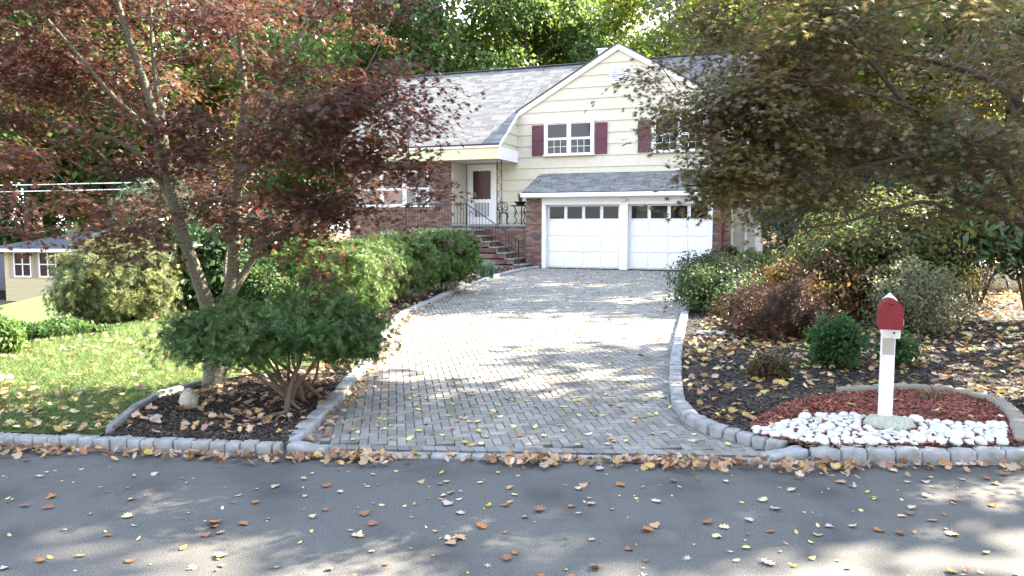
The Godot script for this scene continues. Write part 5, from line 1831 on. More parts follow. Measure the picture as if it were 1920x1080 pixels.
func build_woods():
	var green := [Color(0.08, 0.14, 0.045), Color(0.11, 0.175, 0.045), Color(0.07, 0.12, 0.05), Color(0.16, 0.22, 0.05)]
	var lime := [Color(0.16, 0.24, 0.035), Color(0.22, 0.28, 0.04), Color(0.11, 0.18, 0.035), Color(0.28, 0.28, 0.045)]
	var gold := [Color(0.22, 0.19, 0.03), Color(0.14, 0.17, 0.03), Color(0.30, 0.19, 0.03), Color(0.09, 0.13, 0.03)]
	var t := []
	var G := func(x, Z): return Vector3(x, gh(x, Z) + 0.03 * clampf(Z - 36.0, 0, 80) * smoothstep(-22.0, -6.0, x) - 0.08, -Z)
	# behind the house
	t.append(forest_tree("tree", "broad dark green tree right behind the low end of the roof ridge", G.call(-7.5, 41), 15.5, 5.2, 4.0, green, 401, 100, 24, 1.05))
	t.append(forest_tree("tree", "sunlit yellow-green tree behind the gable peak", G.call(9.0, 46), 17.0, 5.0, 5.0, lime, 402, 85, 22, 1.05))
	t.append(forest_tree("tree", "mid green tree with bare lower trunk behind the chimney", G.call(0.5, 43), 16.5, 4.6, 5.0, green, 403, 85, 22, 1.0))
	t.append(forest_tree("tree", "golden tinged tree behind the wooded slope beside the house", G.call(15.5, 38), 15.0, 4.6, 3.5, gold, 404, 85, 22, 1.0))
	var spots := [
		[-2.8, 47, 1, 0.4, 1.05, "lime green tree filling the gap between chimney and dark tree"], [4.6, 50, 1, 2.2, 1.1, "yellow-green tree rising behind the chimney cap"],
		[13.2, 52, 2, 1.0, 1.0, "green tree far behind the right roof end"], [-12.5, 48, 2, 3.1, 1.0, "green tree behind the crown of the red maple"],
		[17.5, 36, 1, 1.9, 0.85, "lime green tree showing between the bronze maple branches"], [20.0, 46, 1, 4.0, 1.0, "yellow-green tree high above the wooded slope"], [12.5, 33, 1, 5.0, 0.8, "lime green tree close beside the house end wall"],
	]
	for s in spots: copy_of(t[s[2]], s[5], G.call(s[0], s[1]), s[3], s[4])
	# right of the house: the wooded slope
	copy_of(t[3], "golden tree above the leaf covered slope", G.call(22.0, 33), 2.7, 0.95)
	copy_of(t[2], "green tree whose trunk stands behind the rhododendron", G.call(16.6, 25.4), 0.9, 1.0)
	copy_of(t[1], "lime green tree at the far right of the slope", G.call(25.5, 30), 3.6, 0.9)
	# left: beyond the neighbour's house
	var k := 0
	for s in [[-20.0, 56, 1, 0.2, 1.35], [-27.0, 50, 0, 1.4, 1.45], [-34.0, 56, 1, 2.9, 1.45], [-38.5, 52, 2, 0.8, 1.3], [-47.0, 60, 3, 4.4, 1.4], [-15.0, 60, 2, 5.2, 1.3], [-36.0, 44, 1, 3.0, 0.8], [-30.0, 46, 2, 2.0, 1.15]]:
		copy_of(t[s[2]], ["yellow-green", "dark green", "yellow-green", "mid green", "golden", "mid green", "yellow-green", "mid green"][k] + " tree " + ["straight behind the yellow house roof", "looming over the yellow house", "above the low bushy tree by the yellow house", "beyond the overhead wires", "at the far end of the row", "seen between the maple limbs and the wing", "nearest behind the sun room", "between sun room and yellow house"][k], G.call(s[0], s[1]), s[3], s[4], "trees beyond the yellow house")
		k += 1
	# bushy undergrowth at the wood's edge
	var bushy := forest_tree("understory_tree", "low bushy tree at the wood's edge left of the yellow house", G.call(-33.0, 49), 7.5, 4.2, 0.6, green, 406, 80, 22, 0.9)
	for s in [[-40.5, 53, 1.0, "low bushy tree at the far left end of the wood's edge"], [-25.5, 51, 2.0, "low bushy tree right behind the yellow house roof"], [-18.5, 49, 3.0, "low bushy tree between the yellow house and the utility pole"], [-11.5, 46, 4.0, "low bushy tree seen between the maple limbs"], [13.0, 40, 5.0, "low bushy tree behind the hemlocks"], [20.0, 38, 0.6, "low bushy tree at the top of the leaf covered slope"]]:
		copy_of(bushy, s[3], G.call(s[0], s[1]), s[2], 1.0)
	# far woodland closing the view
	for i in 16:
		var x := -70.0 + i * 9.5
		copy_of(t[[1, 2, 1, 0][i % 4]], "distant woodland tree far behind the two houses", G.call(x, 74 + 7 * (i % 3)), i * 1.7, 1.05 + 0.1 * (i % 2), "distant woodland")
	# beside and across the street, outside the picture: these throw the dappled shade
	var tall := forest_tree("tree", "tall narrow tree beside the street beyond the bronze maple", G.call(14.5, 13.4), 18.0, 2.6, 4.0, green, 405, 50, 18, 1.05)
	copy_of(tall, "tall narrow tree on the verge well past the bronze maple", G.call(20.0, 7.4), 2.1, 1.0)
	for s in [[-16.0, -16, 0, 0.3], [-10.5, -20, 2, 3.3], [-5.0, -17, 0, 1.8], [1.0, -20, 2, 2.7], [7.0, -17, 0, 4.1], [13.5, -19, 1, 5.5], [20.0, -17, 0, 0.4], [-22.0, -18, 2, 0.9]]:
		copy_of(t[s[2]], "tree across the street behind the camera", Vector3(s[0], 0, -s[1]), s[3], 1.05, "trees across the street")

func build_shrubs():
	var yew := [Color(0.060, 0.125, 0.034), Color(0.078, 0.155, 0.040), Color(0.05, 0.095, 0.034), Color(0.11, 0.18, 0.045)]
	var yewb := [Color(0.10, 0.20, 0.03), Color(0.12, 0.21, 0.04), Color(0.075, 0.145, 0.03), Color(0.10, 0.09, 0.04), Color(0.06, 0.10, 0.03)]
	var dark := [Color(0.03, 0.06, 0.022), Color(0.045, 0.085, 0.03), Color(0.025, 0.045, 0.018)]
	# the flat-topped yew in the maple bed, on bare crooked stems
	var limbs := []
	var r := RandomNumberGenerator.new()
	r.seed = 71
	for k in 13:
		var a := k * 2.4
		var b := V(r.randf_range(-0.12, 0.16), -0.05, r.randf_range(-0.9, 0.15))
		var e := V(b.x - 0.15 + cos(a) * 0.55, 0.62, b.z * 0.7 + sin(a) * 0.3)
		limbs.append([[b, b.lerp(e, 0.3) + V(r.randf_range(-0.06, 0.06), 0.05, 0.03), b.lerp(e, 0.65) + V(r.randf_range(-0.06, 0.06), 0, r.randf_range(-0.05, 0.05)), e], r.randf_range(0.016, 0.032), 0.008])
	for k in 4: limbs.append([[V(0, 0.02, 0.05), V(0.06 - 0.1 * k, 0.0, 0.16 + 0.05 * k), V(0.1 - 0.16 * k, -0.06, 0.3)], 0.02, 0.006])
	var cl := crown_clusters(72, V(-0.25, 0.68, -0.35), V(0.86, 0.23, 0.75), 100, 0.22, 0.6, 44, 0.0)
	cl.append_array(crown_clusters(73, V(0.38, 0.70, -0.45), V(0.40, 0.28, 0.5), 40, 0.2, 0.7, 40, 0.0))
	cl.append_array(crown_clusters(74, V(-0.75, 0.64, -0.2), V(0.30, 0.2, 0.4), 22, 0.2, 0.6, 40, 0.0))
	cl.append_array(crown_clusters(76, V(0.42, 0.46, -0.75), V(0.3, 0.18, 0.35), 12, 0.16, 0.8, 26, 0.0))
	cl.append_array(crown_clusters(77, V(-0.1, 0.95, -0.5), V(0.7, 0.12, 0.5), 12, 0.13, 0.9, 20, 0.0))
	plant("yew_shrub", "spreading flat-topped yew on bare crooked stems in the black mulch bed", "shrub", at(-2.02, 6.62, 0.03), limbs, cl, sprigs.yew, M.needle, yew, 0.72, M.stem, 75, {"wood": "stem", "crown": "foliage", "sides": 6, "tip": 0.003, "twiglets": 2, "tilt": 0.7, "out": 0.9, "bare": 0.6, "twig": 0.02})
	# the clipped hedge up the driveway
	var i := 0
	for s in [[-2.6, 11.9, 0.68, 0.5, 0.8, 0.68, "clipped yew nearest the street in the driveway hedge"], [-2.75, 13.9, 0.75, 0.5, 0.95, 0.76, "clipped bright green yew second from the street in the driveway hedge"], [-2.35, 15.9, 0.75, 0.5, 0.95, 0.82, "clipped yew third from the street in the driveway hedge"], [-1.68, 17.8, 0.88, 0.5, 0.9, 0.88, "clipped rounded yew at the top of the driveway hedge"]]:
		shrub("hedge_yew", s[6], at(s[0], s[1]), V(s[2], s[3], s[4]), s[5], sprigs.yew, M.needle, yewb, 1.25, 81 + i, 120, 34, {"box": 1.0, "stems": 6, "stem_r": 0.022, "floor": 0.36, "clump": 0.36, "group": "clipped yews of the driveway hedge", "category": "hedge"})
		i += 1
	# other planting at the left
	shrub("cedar_shrub", "feathery bright green shrub between hedge and lawn", at(-4.15, 15.2), V(0.62, 0.62, 0.6), 0.78, sprigs.yew, M.needle, [Color(0.11, 0.21, 0.03), Color(0.15, 0.25, 0.04), Color(0.07, 0.14, 0.03)], 1.3, 90, 70, 26)
	shrub("boxwood", "small rounded dark shrub at the back of the lawn", at(-5.2, 15.6), V(0.55, 0.4, 0.5), 0.4, sprigs.small, M.leaf, dark, 1.3, 91, 60, 24)
	shrub("boxwood", "loose green shrub left of the feathery bright one", at(-4.75, 14.4), V(0.45, 0.35, 0.45), 0.35, sprigs.small, M.leaf, [Color(0.06, 0.11, 0.03), Color(0.09, 0.15, 0.04)], 1.3, 92, 50, 22)
	shrub("rhododendron", "dark glossy rhododendron behind the maple trunk", at(-6.4, 14.6, -0.05), V(1.15, 0.78, 0.9), 0.85, sprigs.mid, M.gloss, dark, 1.5, 93, 90, 26)
	shrub("rhododendron", "dark shrub in the gap right of the maple fork", at(-5.9, 17.8), V(1.3, 0.9, 0.9), 0.95, sprigs.mid, M.gloss, dark, 1.6, 94, 80, 24)
	shrub("burning_bush", "pinkish red bush showing through the maple fork", at(-6.9, 19.5), V(0.9, 0.9, 0.8), 1.2, sprigs.mid, M.leaf, [Color(0.26, 0.03, 0.045), Color(0.32, 0.06, 0.07), Color(0.14, 0.03, 0.03)], 1.5, 95, 60, 20)
	shrub("mounded_shrub", "large pale green mounded shrub at the edge of the lawn", at(-6.95, 13.2, 0.0), V(0.92, 0.85, 1.1), 0.62, sprigs.yew, M.needle, [Color(0.10, 0.13, 0.05), Color(0.17, 0.19, 0.06), Color(0.07, 0.10, 0.045), Color(0.22, 0.23, 0.07)], 1.5, 96, 150, 34, {"stems": 9, "hollow": 0.5, "clump": 0.32})
	shrub("mounded_shrub", "greyer mounded shrub between the pale mound and the dark rhododendron", at(-6.35, 14.6, -0.05), V(0.75, 0.6, 0.8), 0.45, sprigs.yew, M.needle, [Color(0.07, 0.10, 0.05), Color(0.10, 0.13, 0.07)], 1.5, 97, 80, 30, {"stems": 7})
	shrub("small_conifer", "airy blue-green conifer rising behind the pale mounded shrub", at(-8.1, 17.5, 0.0), V(1.2, 1.2, 1.1), 1.55, sprigs.cedar, M.needle, [Color(0.08, 0.13, 0.075), Color(0.11, 0.16, 0.09)], 1.4, 98, 75, 20, {"stems": 4, "hollow": 0.1, "category": "tree"})
	shrub("boxwood", "bright rounded bush at the left picture edge of the lawn", at(-6.95, 9.75), V(0.34, 0.28, 0.34), 0.26, sprigs.small, M.leaf, [Color(0.08, 0.15, 0.03), Color(0.12, 0.20, 0.04)], 1.1, 99, 60, 26)
	shrub("ground_cover", "low leafy ground cover under the pale mounded shrub", at(-7.0, 11.4), V(0.9, 0.09, 0.3), 0.06, sprigs.small, M.leaf, [Color(0.06, 0.12, 0.03), Color(0.09, 0.17, 0.04)], 1.1, 100, 60, 14, {"floor": 0.0})
	# right of the driveway
	shrub("azalea", "loose green azalea at the upper driveway edge by the garage", at(4.35, 15.4), V(0.95, 0.5, 0.85), 0.52, sprigs.small, M.leaf, [Color(0.055, 0.085, 0.035), Color(0.075, 0.105, 0.04), Color(0.10, 0.085, 0.04)], 1.3, 110, 64, 9, {"hollow": 0.0, "clump": 0.6, "twiglets": 3})
	shrub("azalea", "thin airy green shrub leaning over the granite edging", at(3.85, 13.7), V(0.75, 0.38, 0.65), 0.40, sprigs.small, M.leaf, [Color(0.05, 0.09, 0.035), Color(0.08, 0.12, 0.04)], 1.3, 111, 50, 9, {"hollow": 0.0, "clump": 0.55, "twiglets": 3})
	shrub("laceleaf_maple", "low weeping dark red shrub by the mailbox side of the driveway", at(3.95, 11.0), V(0.85, 0.42, 0.7), 0.42, sprigs.cedar, M.redleaf, [Color(0.065, 0.032, 0.024), Color(0.05, 0.034, 0.022), Color(0.08, 0.038, 0.026)], 0.75, 112, 70, 15, {"droop": 1.3, "hollow": 0.0, "clump": 0.7, "twiglets": 3, "bark": M.darkbark})
	shrub("autumn_shrub", "orange and olive shrub with bare twigs behind the weeping red one", at(5.2, 12.2), V(1.0, 0.52, 0.8), 0.52, sprigs.small, M.leaf, [Color(0.16, 0.09, 0.03), Color(0.10, 0.10, 0.035), Color(0.22, 0.11, 0.03), Color(0.12, 0.05, 0.03)], 1.3, 113, 80, 10, {"hollow": 0.0, "clump": 0.7, "twiglets": 3})
	shrub("azalea", "tall yellow-green shrub behind the mailbox", at(6.3, 12.8), V(1.3, 0.9, 1.0), 1.05, sprigs.small, M.leaf, [Color(0.075, 0.105, 0.028), Color(0.10, 0.13, 0.03), Color(0.055, 0.08, 0.025), Color(0.13, 0.13, 0.05)], 1.5, 114, 140, 16, {"hollow": 0.0, "clump": 0.4, "twiglets": 3})
	shrub("azalea", "pale twiggy shrub just right of the mailbox", at(6.0, 11.0), V(0.55, 0.5, 0.5), 0.55, sprigs.small, M.leaf, [Color(0.20, 0.20, 0.11), Color(0.12, 0.14, 0.05), Color(0.26, 0.25, 0.17)], 1.1, 115, 46, 9, {"hollow": 0.0, "clump": 0.7, "twiglets": 4})
	shrub("leafy_bush", "small dark green leafy bush left of the mailbox post", at(3.85, 8.75), V(0.20, 0.25, 0.2), 0.30, sprigs.mid, M.leaf, [Color(0.035, 0.10, 0.03), Color(0.05, 0.13, 0.035)], 0.7, 116, 40, 9, {"hollow": 0.0, "clump": 0.75, "twiglets": 3})
	shrub("leafy_bush", "small dark green leafy bush right of the mailbox post", at(4.62, 8.85), V(0.12, 0.15, 0.12), 0.20, sprigs.mid, M.leaf, [Color(0.035, 0.10, 0.03), Color(0.05, 0.13, 0.035)], 0.65, 117, 18, 8, {"hollow": 0.0, "clump": 0.75})
	shrub("ground_plant", "low browning plant alone in the black mulch", at(2.85, 8.2), V(0.2, 0.09, 0.16), 0.07, sprigs.small, M.leaf, [Color(0.10, 0.10, 0.04), Color(0.14, 0.07, 0.04), Color(0.07, 0.10, 0.035)], 0.9, 118, 30, 12, {"hollow": 0.0, "floor": 0.0, "category": "plant"})
	shrub("hemlock", "dark drooping hemlock beside the house end", at(9.2, 22.0), V(2.0, 2.0, 1.6), 2.3, sprigs.cedar, M.needle, [Color(0.035, 0.065, 0.04), Color(0.05, 0.09, 0.05), Color(0.03, 0.05, 0.03)], 1.7, 119, 150, 28, {"stems": 3, "stem_r": 0.06, "hollow": 0.2, "droop": 0.5, "category": "tree", "bark": M.darkbark})
	shrub("hemlock", "second dark hemlock right of the first on the slope", at(11.2, 19.0), V(1.8, 1.7, 1.5), 2.2, sprigs.cedar, M.needle, [Color(0.035, 0.065, 0.04), Color(0.05, 0.09, 0.045), Color(0.03, 0.05, 0.03)], 1.7, 120, 130, 28, {"stems": 3, "stem_r": 0.06, "hollow": 0.2, "droop": 0.5, "category": "tree", "bark": M.darkbark})
	shrub("low_juniper", "low pale green juniper at the foot of the house end", at(7.35, 21.8), V(0.85, 0.42, 0.7), 0.36, sprigs.yew, M.needle, [Color(0.09, 0.14, 0.04), Color(0.13, 0.17, 0.06)], 1.3, 121, 70, 24)
	shrub("low_juniper", "bright green low shrub between juniper and tall yellow-green shrub", at(7.4, 17.8), V(0.9, 0.45, 0.7), 0.42, sprigs.small, M.leaf, [Color(0.08, 0.15, 0.025), Color(0.12, 0.21, 0.03)], 1.5, 122, 70, 22)
	shrub("rhododendron", "large-leaved rhododendron with pale shining leaves on the slope", at(8.3, 11.8), V(1.1, 0.85, 0.9), 1.75, sprigs.big, M.gloss, [Color(0.055, 0.10, 0.04), Color(0.08, 0.13, 0.055), Color(0.04, 0.08, 0.03)], 1.0, 123, 70, 14, {"stems": 5, "hollow": 0.3, "stem_r": 0.035})
	shrub("bare_bush", "leafless dark twiggy bush in the shade of the slope", at(8.5, 13.6), V(0.8, 0.65, 0.7), 0.75, sprigs.small, M.leaf, [Color(0.08, 0.07, 0.03), Color(0.12, 0.07, 0.03)], 1.0, 124, 46, 5, {"hollow": 0.0, "stems": 9, "twiglets": 5, "bark": M.darkbark})
	shrub("foundation_shrub", "reddish green shrub at the foot of the brick pillar by the downspout", hw(6.35, 0.35, 0.5), V(0.42, 0.36, 0.4), 0.36, sprigs.small, M.leaf, [Color(0.12, 0.09, 0.05), Color(0.08, 0.10, 0.04), Color(0.16, 0.07, 0.05)], 1.4, 125, 40, 18)

func build_small_things():
	var g := thing("grass_tuft", "rounded grey-green grass tuft at the foot of the stairs", "grass", at(-0.72, 21.6, 0.02))
	blades("leaves", g, 420, 0.62, 0.5, Vector3.ZERO, [Color(0.10, 0.16, 0.10), Color(0.14, 0.21, 0.13), Color(0.07, 0.12, 0.07)], 131)
	var d := thing("dried_plant", "dried tan plant stub in the red mulch beside the post", "plant", Vector3(3.98, red_height(3.98, 7.0), -7.0))
	blades("leaves", d, 70, 0.13, 0.22, Vector3.ZERO, [Color(0.22, 0.15, 0.09), Color(0.30, 0.22, 0.13), Color(0.14, 0.09, 0.05)], 132)
	# boulders
	tag(piece("boulder", lump(501, 14, 9, 0.2), M.rock, null, frame_of(at(-3.02, 6.88, 0.075), V(0.25, 1, 0.1), 0.4, V(0.095, 0.11, 0.08))), "pale rounded boulder in the black mulch bed", "rock")
	tag(piece("boulder", lump(502, 12, 7, 0.2), M.rock, null, frame_of(at(-3.12, 6.42, 0.035), V(0, 1, 0), 1.4, V(0.10, 0.028, 0.05))), "flat half buried stone in the mulch near the kerb", "rock")
	tag(piece("boulder", lump(503, 12, 7, 0.25), M.rock, null, frame_of(at(10.2, 15.6, 0.22), V(0.1, 1, 0), 0.3, V(0.6, 0.35, 0.45))), "large mossy boulder on the shaded slope", "rock")
	tag(piece("boulder", lump(504, 12, 7, 0.25), M.rock, null, frame_of(at(-1.5, 19.4, 0.1), V(0, 1, 0.1), 1.3, V(0.4, 0.16, 0.3))), "grey boulder under the upper hedge end", "rock")
	tag(piece("stepping_stone", lump(505, 12, 6, 0.12), M.flagstone, null, frame_of(at(5.6, 18.6, 0.05), V(0, 1, 0), 0.2, V(0.85, 0.06, 0.5))), "pale flat stepping stone behind the azalea", "stone")
	tag(piece("stepping_stone", lump(506, 12, 6, 0.12), M.flagstone, null, frame_of(at(3.05, 11.3, 0.02), V(0, 1, 0), 0.2, V(0.28, 0.04, 0.2))), "flat mossy stone beside the weeping red shrub", "stone")
	# overhead wires and their pole behind the maple crown
	var pole := thing("utility_pole", "wooden utility pole hidden behind the red maple crown", "pole", Vector3(-15.5, gh(-15.5, 33) - 0.3, -33))
	var st := st_new()
	tube(st, PackedVector3Array([V(0, 0, 0), V(0, 8.5, 0)]), PackedFloat32Array([0.15, 0.11]), 10, true)
	st.generate_normals()
	piece("shaft", st.commit(), M.darkbark, pole)
	for k in 2:
		st = st_new()
		var pts := PackedVector3Array()
		var rad := PackedFloat32Array()
		for i in 13:
			var t := i / 12.0
			pts.append(V(-15.5 - 30.0 * t, 3.75 - 0.28 * k - 0.25 * sin(t * PI), -33 + 1.5 * t))
			rad.append(0.022)
		tube(st, pts, rad, 5)
		st.generate_normals()
		tag(piece("overhead_wire", st.commit(), M.white, null), ["upper", "lower"][k] + " of two pale overhead wires beyond the lawn", "wire", "overhead wires")

# ---------------------------------------------------------------- fallen leaves
func leaf_mesh(kind: int, v: int) -> ArrayMesh:
	var r := RandomNumberGenerator.new()
	r.seed = 600 + kind * 10 + v
	var st := SurfaceTool.new()
	st.begin(Mesh.PRIMITIVE_TRIANGLES)
	st.set_smooth_group(-1)
	var o: Array = [maple_outline(), oval_outline(0.3), oak_outline(), star_outline(7)][kind]
	# two rings so that the blade can curl
	var curl := r.randf_range(0.0, 0.55)
	var fold := r.randf_range(-0.15, 0.4)
	var bend := func(p: Vector2) -> Vector3:
		var y := absf(p.x) * fold + curl * pow(absf(p.y - 0.5), 2.0) * 1.3 + 0.05 * sin(p.x * 9.0 + v) * 0.6
		return Vector3(p.x * (1.0 - 0.15 * curl), y, p.y - 0.5)
	var c := Vector2(0, 0.45)
	for i in o.size():
		var a: Vector2 = o[i]
		var b: Vector2 = o[(i + 1) % o.size()]
		var ma := c.lerp(a, 0.55)
		var mb := c.lerp(b, 0.55)
		st.set_color(Color.WHITE)
		tri(st, bend.call(c), bend.call(mb), bend.call(ma))
		tri(st, bend.call(ma), bend.call(mb), bend.call(b))
		tri(st, bend.call(ma), bend.call(b), bend.call(a))
	tri(st, V(-0.012, 0.0, -0.5), V(0.012, 0.0, -0.5), V(0.05, 0.08, -0.85))
	st.generate_normals()
	return st.commit()

func build_fallen_leaves():
	var r := RandomNumberGenerator.new()
	r.seed = 91
	var shapes := []
	for k in 4:
		var row := []
		for v in 4: row.append(leaf_mesh(k, v))
		shapes.append(row)
	# single leaves: x, Z
	var spots := []
	for p in ROAD_LEAVES: spots.append([p[0], p[1], p[2], p[3]])
	while spots.size() < 175:
		var Z := 3.05 + pow(r.randf(), 0.8) * 2.45
		var x := r.randf_range(-0.72, 0.72) * Z
		spots.append([x, Z, -1, 0])
	for s in spots:
		var kind: int = s[2] if s[2] >= 0 else [0, 0, 0, 1, 2, 2, 3][r.randi() % 7]
		var big := r.randf_range(0.04, 0.078) if kind == 0 or kind == 2 else r.randf_range(0.03, 0.055)
		if s[2] >= 0: big *= 1.15
		single_leaf(shapes, kind, s[0], s[1], 0.0, big, "road", r)
	var n := 0
	while n < 105:
		var Z := 5.9 + pow(r.randf(), 1.7) * 9.0
		var x := r.randf_range(-1.7, 3.4)
		if not Geometry2D.is_point_in_polygon(Vector2(x, Z), drive_poly): continue
		n += 1
		var kind: int = [0, 1, 1, 2][r.randi() % 4]
		single_leaf(shapes, kind, x, Z, dh(x, Z), r.randf_range(0.055, 0.095), "driveway", r)
	for k in 20:
		var x := r.randf_range(2.1, 4.2)
		var Z := r.randf_range(5.75, 7.2)
		single_leaf(shapes, [1, 1, 0][r.randi() % 3], x, Z, red_height(x, Z) + 0.045 if Z < 6.3 else red_height(x, Z) + 0.012, r.randf_range(0.05, 0.09), "mailbox bed", r)
	# the drifts: too many to count
	var pal := [Color(0.36, 0.23, 0.145), Color(0.47, 0.35, 0.25), Color(0.42, 0.29, 0.10), Color(0.24, 0.12, 0.07), Color(0.32, 0.16, 0.08), Color(0.40, 0.29, 0.23)]
	var yel := [Color(0.56, 0.46, 0.14), Color(0.50, 0.38, 0.10), Color(0.48, 0.34, 0.18), Color(0.62, 0.55, 0.30), Color(0.36, 0.20, 0.09)]
	var buf := PackedFloat32Array()
	var buf2 := PackedFloat32Array()
	for i in 1900:   # in the gutter along the kerb
		var x := -5.2 + 10.0 * r.randf()
		var thick := 0.18 + 0.7 * pow(0.5 + 0.5 * sin(x * 2.1 + 1.0) * sin(x * 0.9 + 2.2), 2.0)
		if x > -1.7 and x < 2.6: thick = 0.12 + 1.0 * (exp(-pow((x - 1.25) / 0.38, 2)) + 0.8 * exp(-pow((x - 0.15) / 0.28, 2)) + exp(-pow((x - 2.25) / 0.35, 2)) + 0.8 * exp(-pow((x + 1.2) / 0.33, 2)))
		if r.randf() > thick: continue
		var Z := kerb_z(x) - 0.02 - absf(r.randfn(0, 0.10)) * (0.5 + thick)
		if x > -1.6 and x < 2.1: Z += 0.06
		drop(buf if r.randf() < 0.5 else buf2, Vector3(x, maxf(0.0, 0.02 + r.randf() * 0.035 * thick), -Z), r.randf_range(0.04, 0.085), 0.6, pick(r, pal), r)
	tag(scatter("gutter_leaves", shapes[0][1], M.litter, buf), "drift of brown leaves in the gutter along the kerb", "fallen leaves", "", "stuff")
	tag(scatter("gutter_leaves", shapes[2][2], M.litter, buf2), "drift of lobed oak leaves in the gutter along the kerb", "fallen leaves", "", "stuff")
	buf = PackedFloat32Array()
	var le := smooth_line(LEFT_EDGE, 0.05)
	for i in 900:
		var p: Vector2 = le[r.randi() % le.size()]
		if p.y < 6.0 or p.y > 20.0: continue
		var x := p.x + 0.02 + absf(r.randfn(0, 0.10))
		if p.y > 11.0 and r.randf() < 0.6: continue
		drop(buf, Vector3(x, dh(x, p.y) + 0.01 + 0.04 * r.randf(), -p.y), r.randf_range(0.05, 0.085), 0.5, pick(r, pal), r)
	for i in 500:
		var q := Vector2(-1.95 - absf(r.randfn(0, 0.35)), 6.0 + r.randf() * 14.0)
		drop(buf, at(q.x, q.y, 0.05), r.randf_range(0.05, 0.085), 0.5, pick(r, pal), r)
	tag(scatter("edging_leaves", shapes[2][1], M.litter, buf), "drift of brown leaves against the hedge side edging", "fallen leaves", "", "stuff")
	buf = PackedFloat32Array()
	for i in 2700:   # small leaves over the drive
		var Z := 6.0 + r.randf() * 20.0
		var x := r.randf_range(-2.0, 6.5)
		if not Geometry2D.is_point_in_polygon(Vector2(x, Z), drive_poly): continue
		drop(buf, Vector3(x, dh(x, Z) + 0.008, -Z), r.randf_range(0.045, 0.08), 0.2, pick(r, yel), r)
	for i in 200:   # small ones blown over the road
		var Z := 3.0 + r.randf() * 2.5
		drop(buf, Vector3(r.randf_range(-0.75, 0.75) * Z, 0.008, -Z), r.randf_range(0.018, 0.042), 0.25, pick(r, yel), r)
	for i in 90:   # caught on the hedge
		var q: Array = [[-2.6, 11.9], [-2.75, 13.9], [-2.35, 15.9], [-1.8, 17.8]][i % 4]
		drop(buf, at(q[0] + r.randf_range(-0.6, 0.6), q[1] + r.randf_range(-0.7, 0.7), 1.1 + 0.12 * (i % 4)), r.randf_range(0.05, 0.08), 0.4, pick(r, yel), r)
	for i in 1300:   # on the roofs of the garage and the wing
		if i > 260: break
		var u := r.randf_range(-0.5, 6.4)
		var w := r.randf_range(-1.6, 0.3)
		drop(buf, hw(u, 2.99 + 0.375 * (0.34 - w) + 0.025, w), r.randf_range(0.05, 0.085), 0.3, pick(r, yel), r)
		u = r.randf_range(-8.0, -1.6)
		w = r.randf_range(-4.5, 0.2)
		drop(buf, hw(u, 4.74 + 0.69 * (0.32 - w) + 0.025, w), r.randf_range(0.05, 0.085), 0.6, pick(r, yel), r)
	tag(scatter("scattered_leaves", shapes[1][1], M.litter, buf), "small yellow leaves scattered over driveway, road and roof", "fallen leaves", "", "stuff")
	buf = PackedFloat32Array()
	for i in 1900:   # on the lawn
		var Z := 6.0 + pow(r.randf(), 1.4) * 12.0
		var x := r.randf_range(-0.72 * Z, -1.8)
		if not Geometry2D.is_point_in_polygon(Vector2(x, Z), lawn_poly): continue
		if r.randf() > 0.35 + 0.65 * pow(0.5 + 0.5 * sin(x * 1.7 + Z * 2.3), 2.0): continue
		drop(buf, at(x, Z, 0.05), r.randf_range(0.05, 0.09), 0.4, pick(r, yel if r.randf() < 0.6 else pal), r)
	tag(scatter("lawn_leaves", shapes[0][2], M.litter, buf), "fallen leaves scattered over the lawn", "fallen leaves", "", "stuff")
	buf = PackedFloat32Array()
	for i in 17000:   # the beds and the slope at the right
		var Z := 6.4 + pow(r.randf(), 1.25) * 24.0
		var x := r.randf_range(1.7, 0.75 * Z + 2.0)
		var edge := 1.75 if Z < 8 else 1.75 + (Z - 8.0) * 0.27
		if Z > 10.7: edge = 2.6 + (Z - 10.7) * 0.335
		if x < edge: continue
		if Vector2((x - 3.4) / 1.3, (Z - 6.6) / 0.95).length() < 1.0: continue
		var dens := 0.26 + 0.74 * clampf((Z - 8.3) / 3.0, 0, 1)
		if x > 5.5: dens = maxf(dens, clampf((x - 4.5) / 3.0, 0, 1) * clampf((Z - 6.5) / 1.5, 0, 1))
		if r.randf() > dens: continue
		drop(buf, at(x, Z, 0.04), r.randf_range(0.055, 0.10), 0.45, pick(r, yel if r.randf() < 0.4 else pal), r)
	for i in 260:
		var x := r.randf_range(-3.4, -1.8)
		var Z := r.randf_range(5.8, 8.7)
		if not Geometry2D.is_point_in_polygon(Vector2(x, Z), left_bed): continue
		drop(buf, at(x, Z, 0.05), r.randf_range(0.045, 0.08), 0.4, pick(r, pal), r)
	for i in 2600:
		var Z := 11.0 + r.randf() * 15.0
		var x := r.randf_range(-6.5, 0.5)
		if not Geometry2D.is_point_in_polygon(Vector2(x, Z), hedge_bed): continue
		drop(buf, at(x, Z, 0.04), r.randf_range(0.05, 0.09), 0.4, pick(r, pal), r)
	tag(scatter("leaf_litter", shapes[0][3], M.litter, buf), "brown leaf litter over the planting beds and wooded slope", "leaf litter", "", "stuff")

func drop(buf: PackedFloat32Array, p: Vector3, s: float, tilt: float, c: Color, r: RandomNumberGenerator):
	push(buf, frame_of(p, Vector3(r.randfn(0, tilt), 1, r.randfn(0, tilt)), r.randf() * TAU, Vector3(s, s, s)), c)

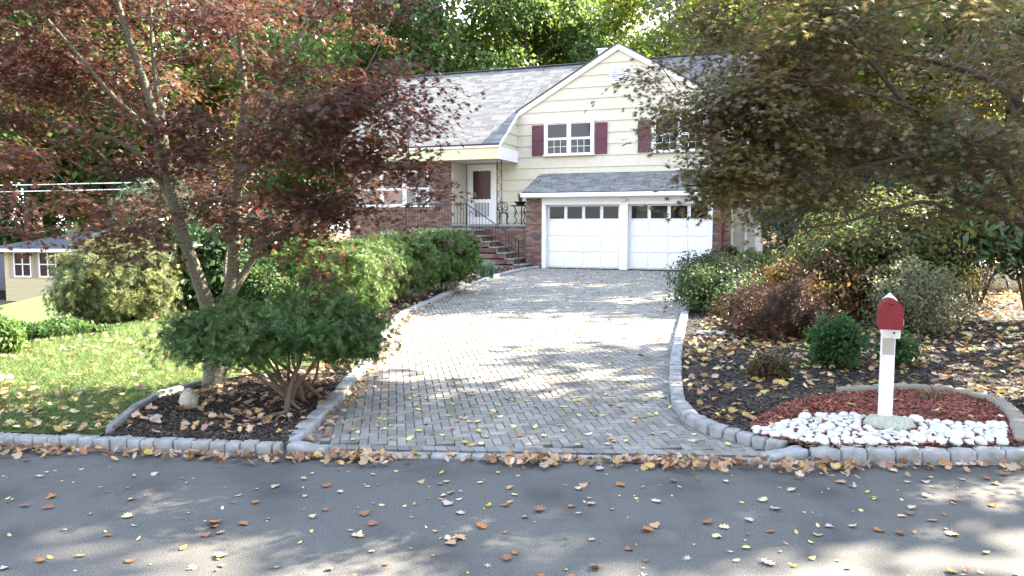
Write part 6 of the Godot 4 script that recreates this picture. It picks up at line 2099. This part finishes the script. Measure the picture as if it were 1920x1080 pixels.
func single_leaf(shapes: Array, kind: int, x: float, Z: float, y: float, s: float, where: String, r: RandomNumberGenerator):
	var tones: Array = [[0, 1, 4, 5, 6], [2, 3, 3, 7], [0, 4, 5, 1], [4, 6, 5]][kind]
	var tone: int = tones[r.randi() % tones.size()]
	var cname: String = ["tan", "pale tan", "golden yellow", "pale yellow", "dark brown", "rust orange", "greyish pink", "cream"][tone]
	var sname: String = ["maple", "oval", "lobed oak", "star-shaped maple"][kind]
	var o := MeshInstance3D.new()
	o.mesh = shapes[kind][r.randi() % 4]
	o.material_override = M.fallen[tone]
	o.name = numbered("fallen_leaf")
	add_child(o)
	var xf := frame_of(Vector3(x, y + 0.006, -Z), Vector3(r.randfn(0, 0.12), 1, r.randfn(0, 0.12)), r.randf() * TAU, Vector3(s, s, s))
	xf.origin.y += s * 0.02
	o.transform = xf
	tag(o, "%s %s leaf fallen on the %s" % [cname, sname, {"road": "asphalt road", "driveway": "paved driveway", "mailbox bed": "stones or red mulch by the mailbox"}[where]], "leaf", "%s %s leaves on the %s" % [cname, sname, where])
const ROAD_LEAVES := [[0.81, 4.29, 0, 0], [0.86, 4.35, 0, 0], [-0.35, 4.80, 1, 0], [-0.15, 4.69, 1, 0], [1.63, 3.92, 1, 0], [-1.64, 5.04, 2, 0], [-1.67, 4.74, 0, 0], [-1.19, 4.62, 0, 0], [-0.84, 4.39, 0, 0], [0.08, 4.50, 0, 0], [-0.18, 4.35, 2, 0], [-0.31, 4.18, 0, 0], [-0.35, 4.11, 2, 0], [0.46, 4.16, 2, 0], [0.44, 3.81, 0, 0], [-0.03, 3.92, 2, 0], [-1.69, 3.81, 0, 0], [-1.82, 4.41, 0, 0], [-1.63, 4.39, 2, 0], [-2.36, 4.22, 2, 0], [-3.08, 4.85, 0, 0], [-2.97, 4.65, 2, 0], [-2.54, 3.89, 2, 0], [-2.36, 3.95, 1, 0], [-2.60, 5.31, 0, 0], [-3.74, 5.62, 0, 0], [-3.41, 5.34, 1, 0], [-1.16, 4.93, 0, 0], [-1.00, 5.04, 1, 0], [-0.64, 5.14, 0, 0], [0.38, 4.67, 0, 0], [0.42, 4.56, 3, 0], [0.76, 5.07, 0, 0], [0.72, 3.89, 3, 0], [0.95, 3.92, 3, 0], [1.31, 4.05, 1, 0], [1.37, 3.86, 2, 0], [1.65, 4.78, 2, 0], [1.79, 4.23, 0, 0], [2.36, 5.04, 0, 0], [2.41, 4.83, 1, 0], [2.79, 5.14, 1, 0], [2.92, 5.14, 0, 0], [2.42, 4.51, 2, 0], [2.56, 4.65, 2, 0], [2.58, 4.23, 0, 0], [2.62, 3.99, 1, 0], [3.14, 4.93, 1, 0], [3.10, 4.69, 0, 0], [2.18, 4.29, 0, 0], [1.90, 4.35, 0, 0], [2.05, 4.35, 0, 0], [2.91, 4.78, 2, 0], [1.21, 3.89, 1, 0], [1.51, 5.14, 1, 0], [0.17, 4.60, 0, 0], [0.02, 4.88, 1, 0], [-1.21, 4.12, 1, 0], [-1.84, 4.05, 1, 0], [-0.33, 4.56, 0, 0]]
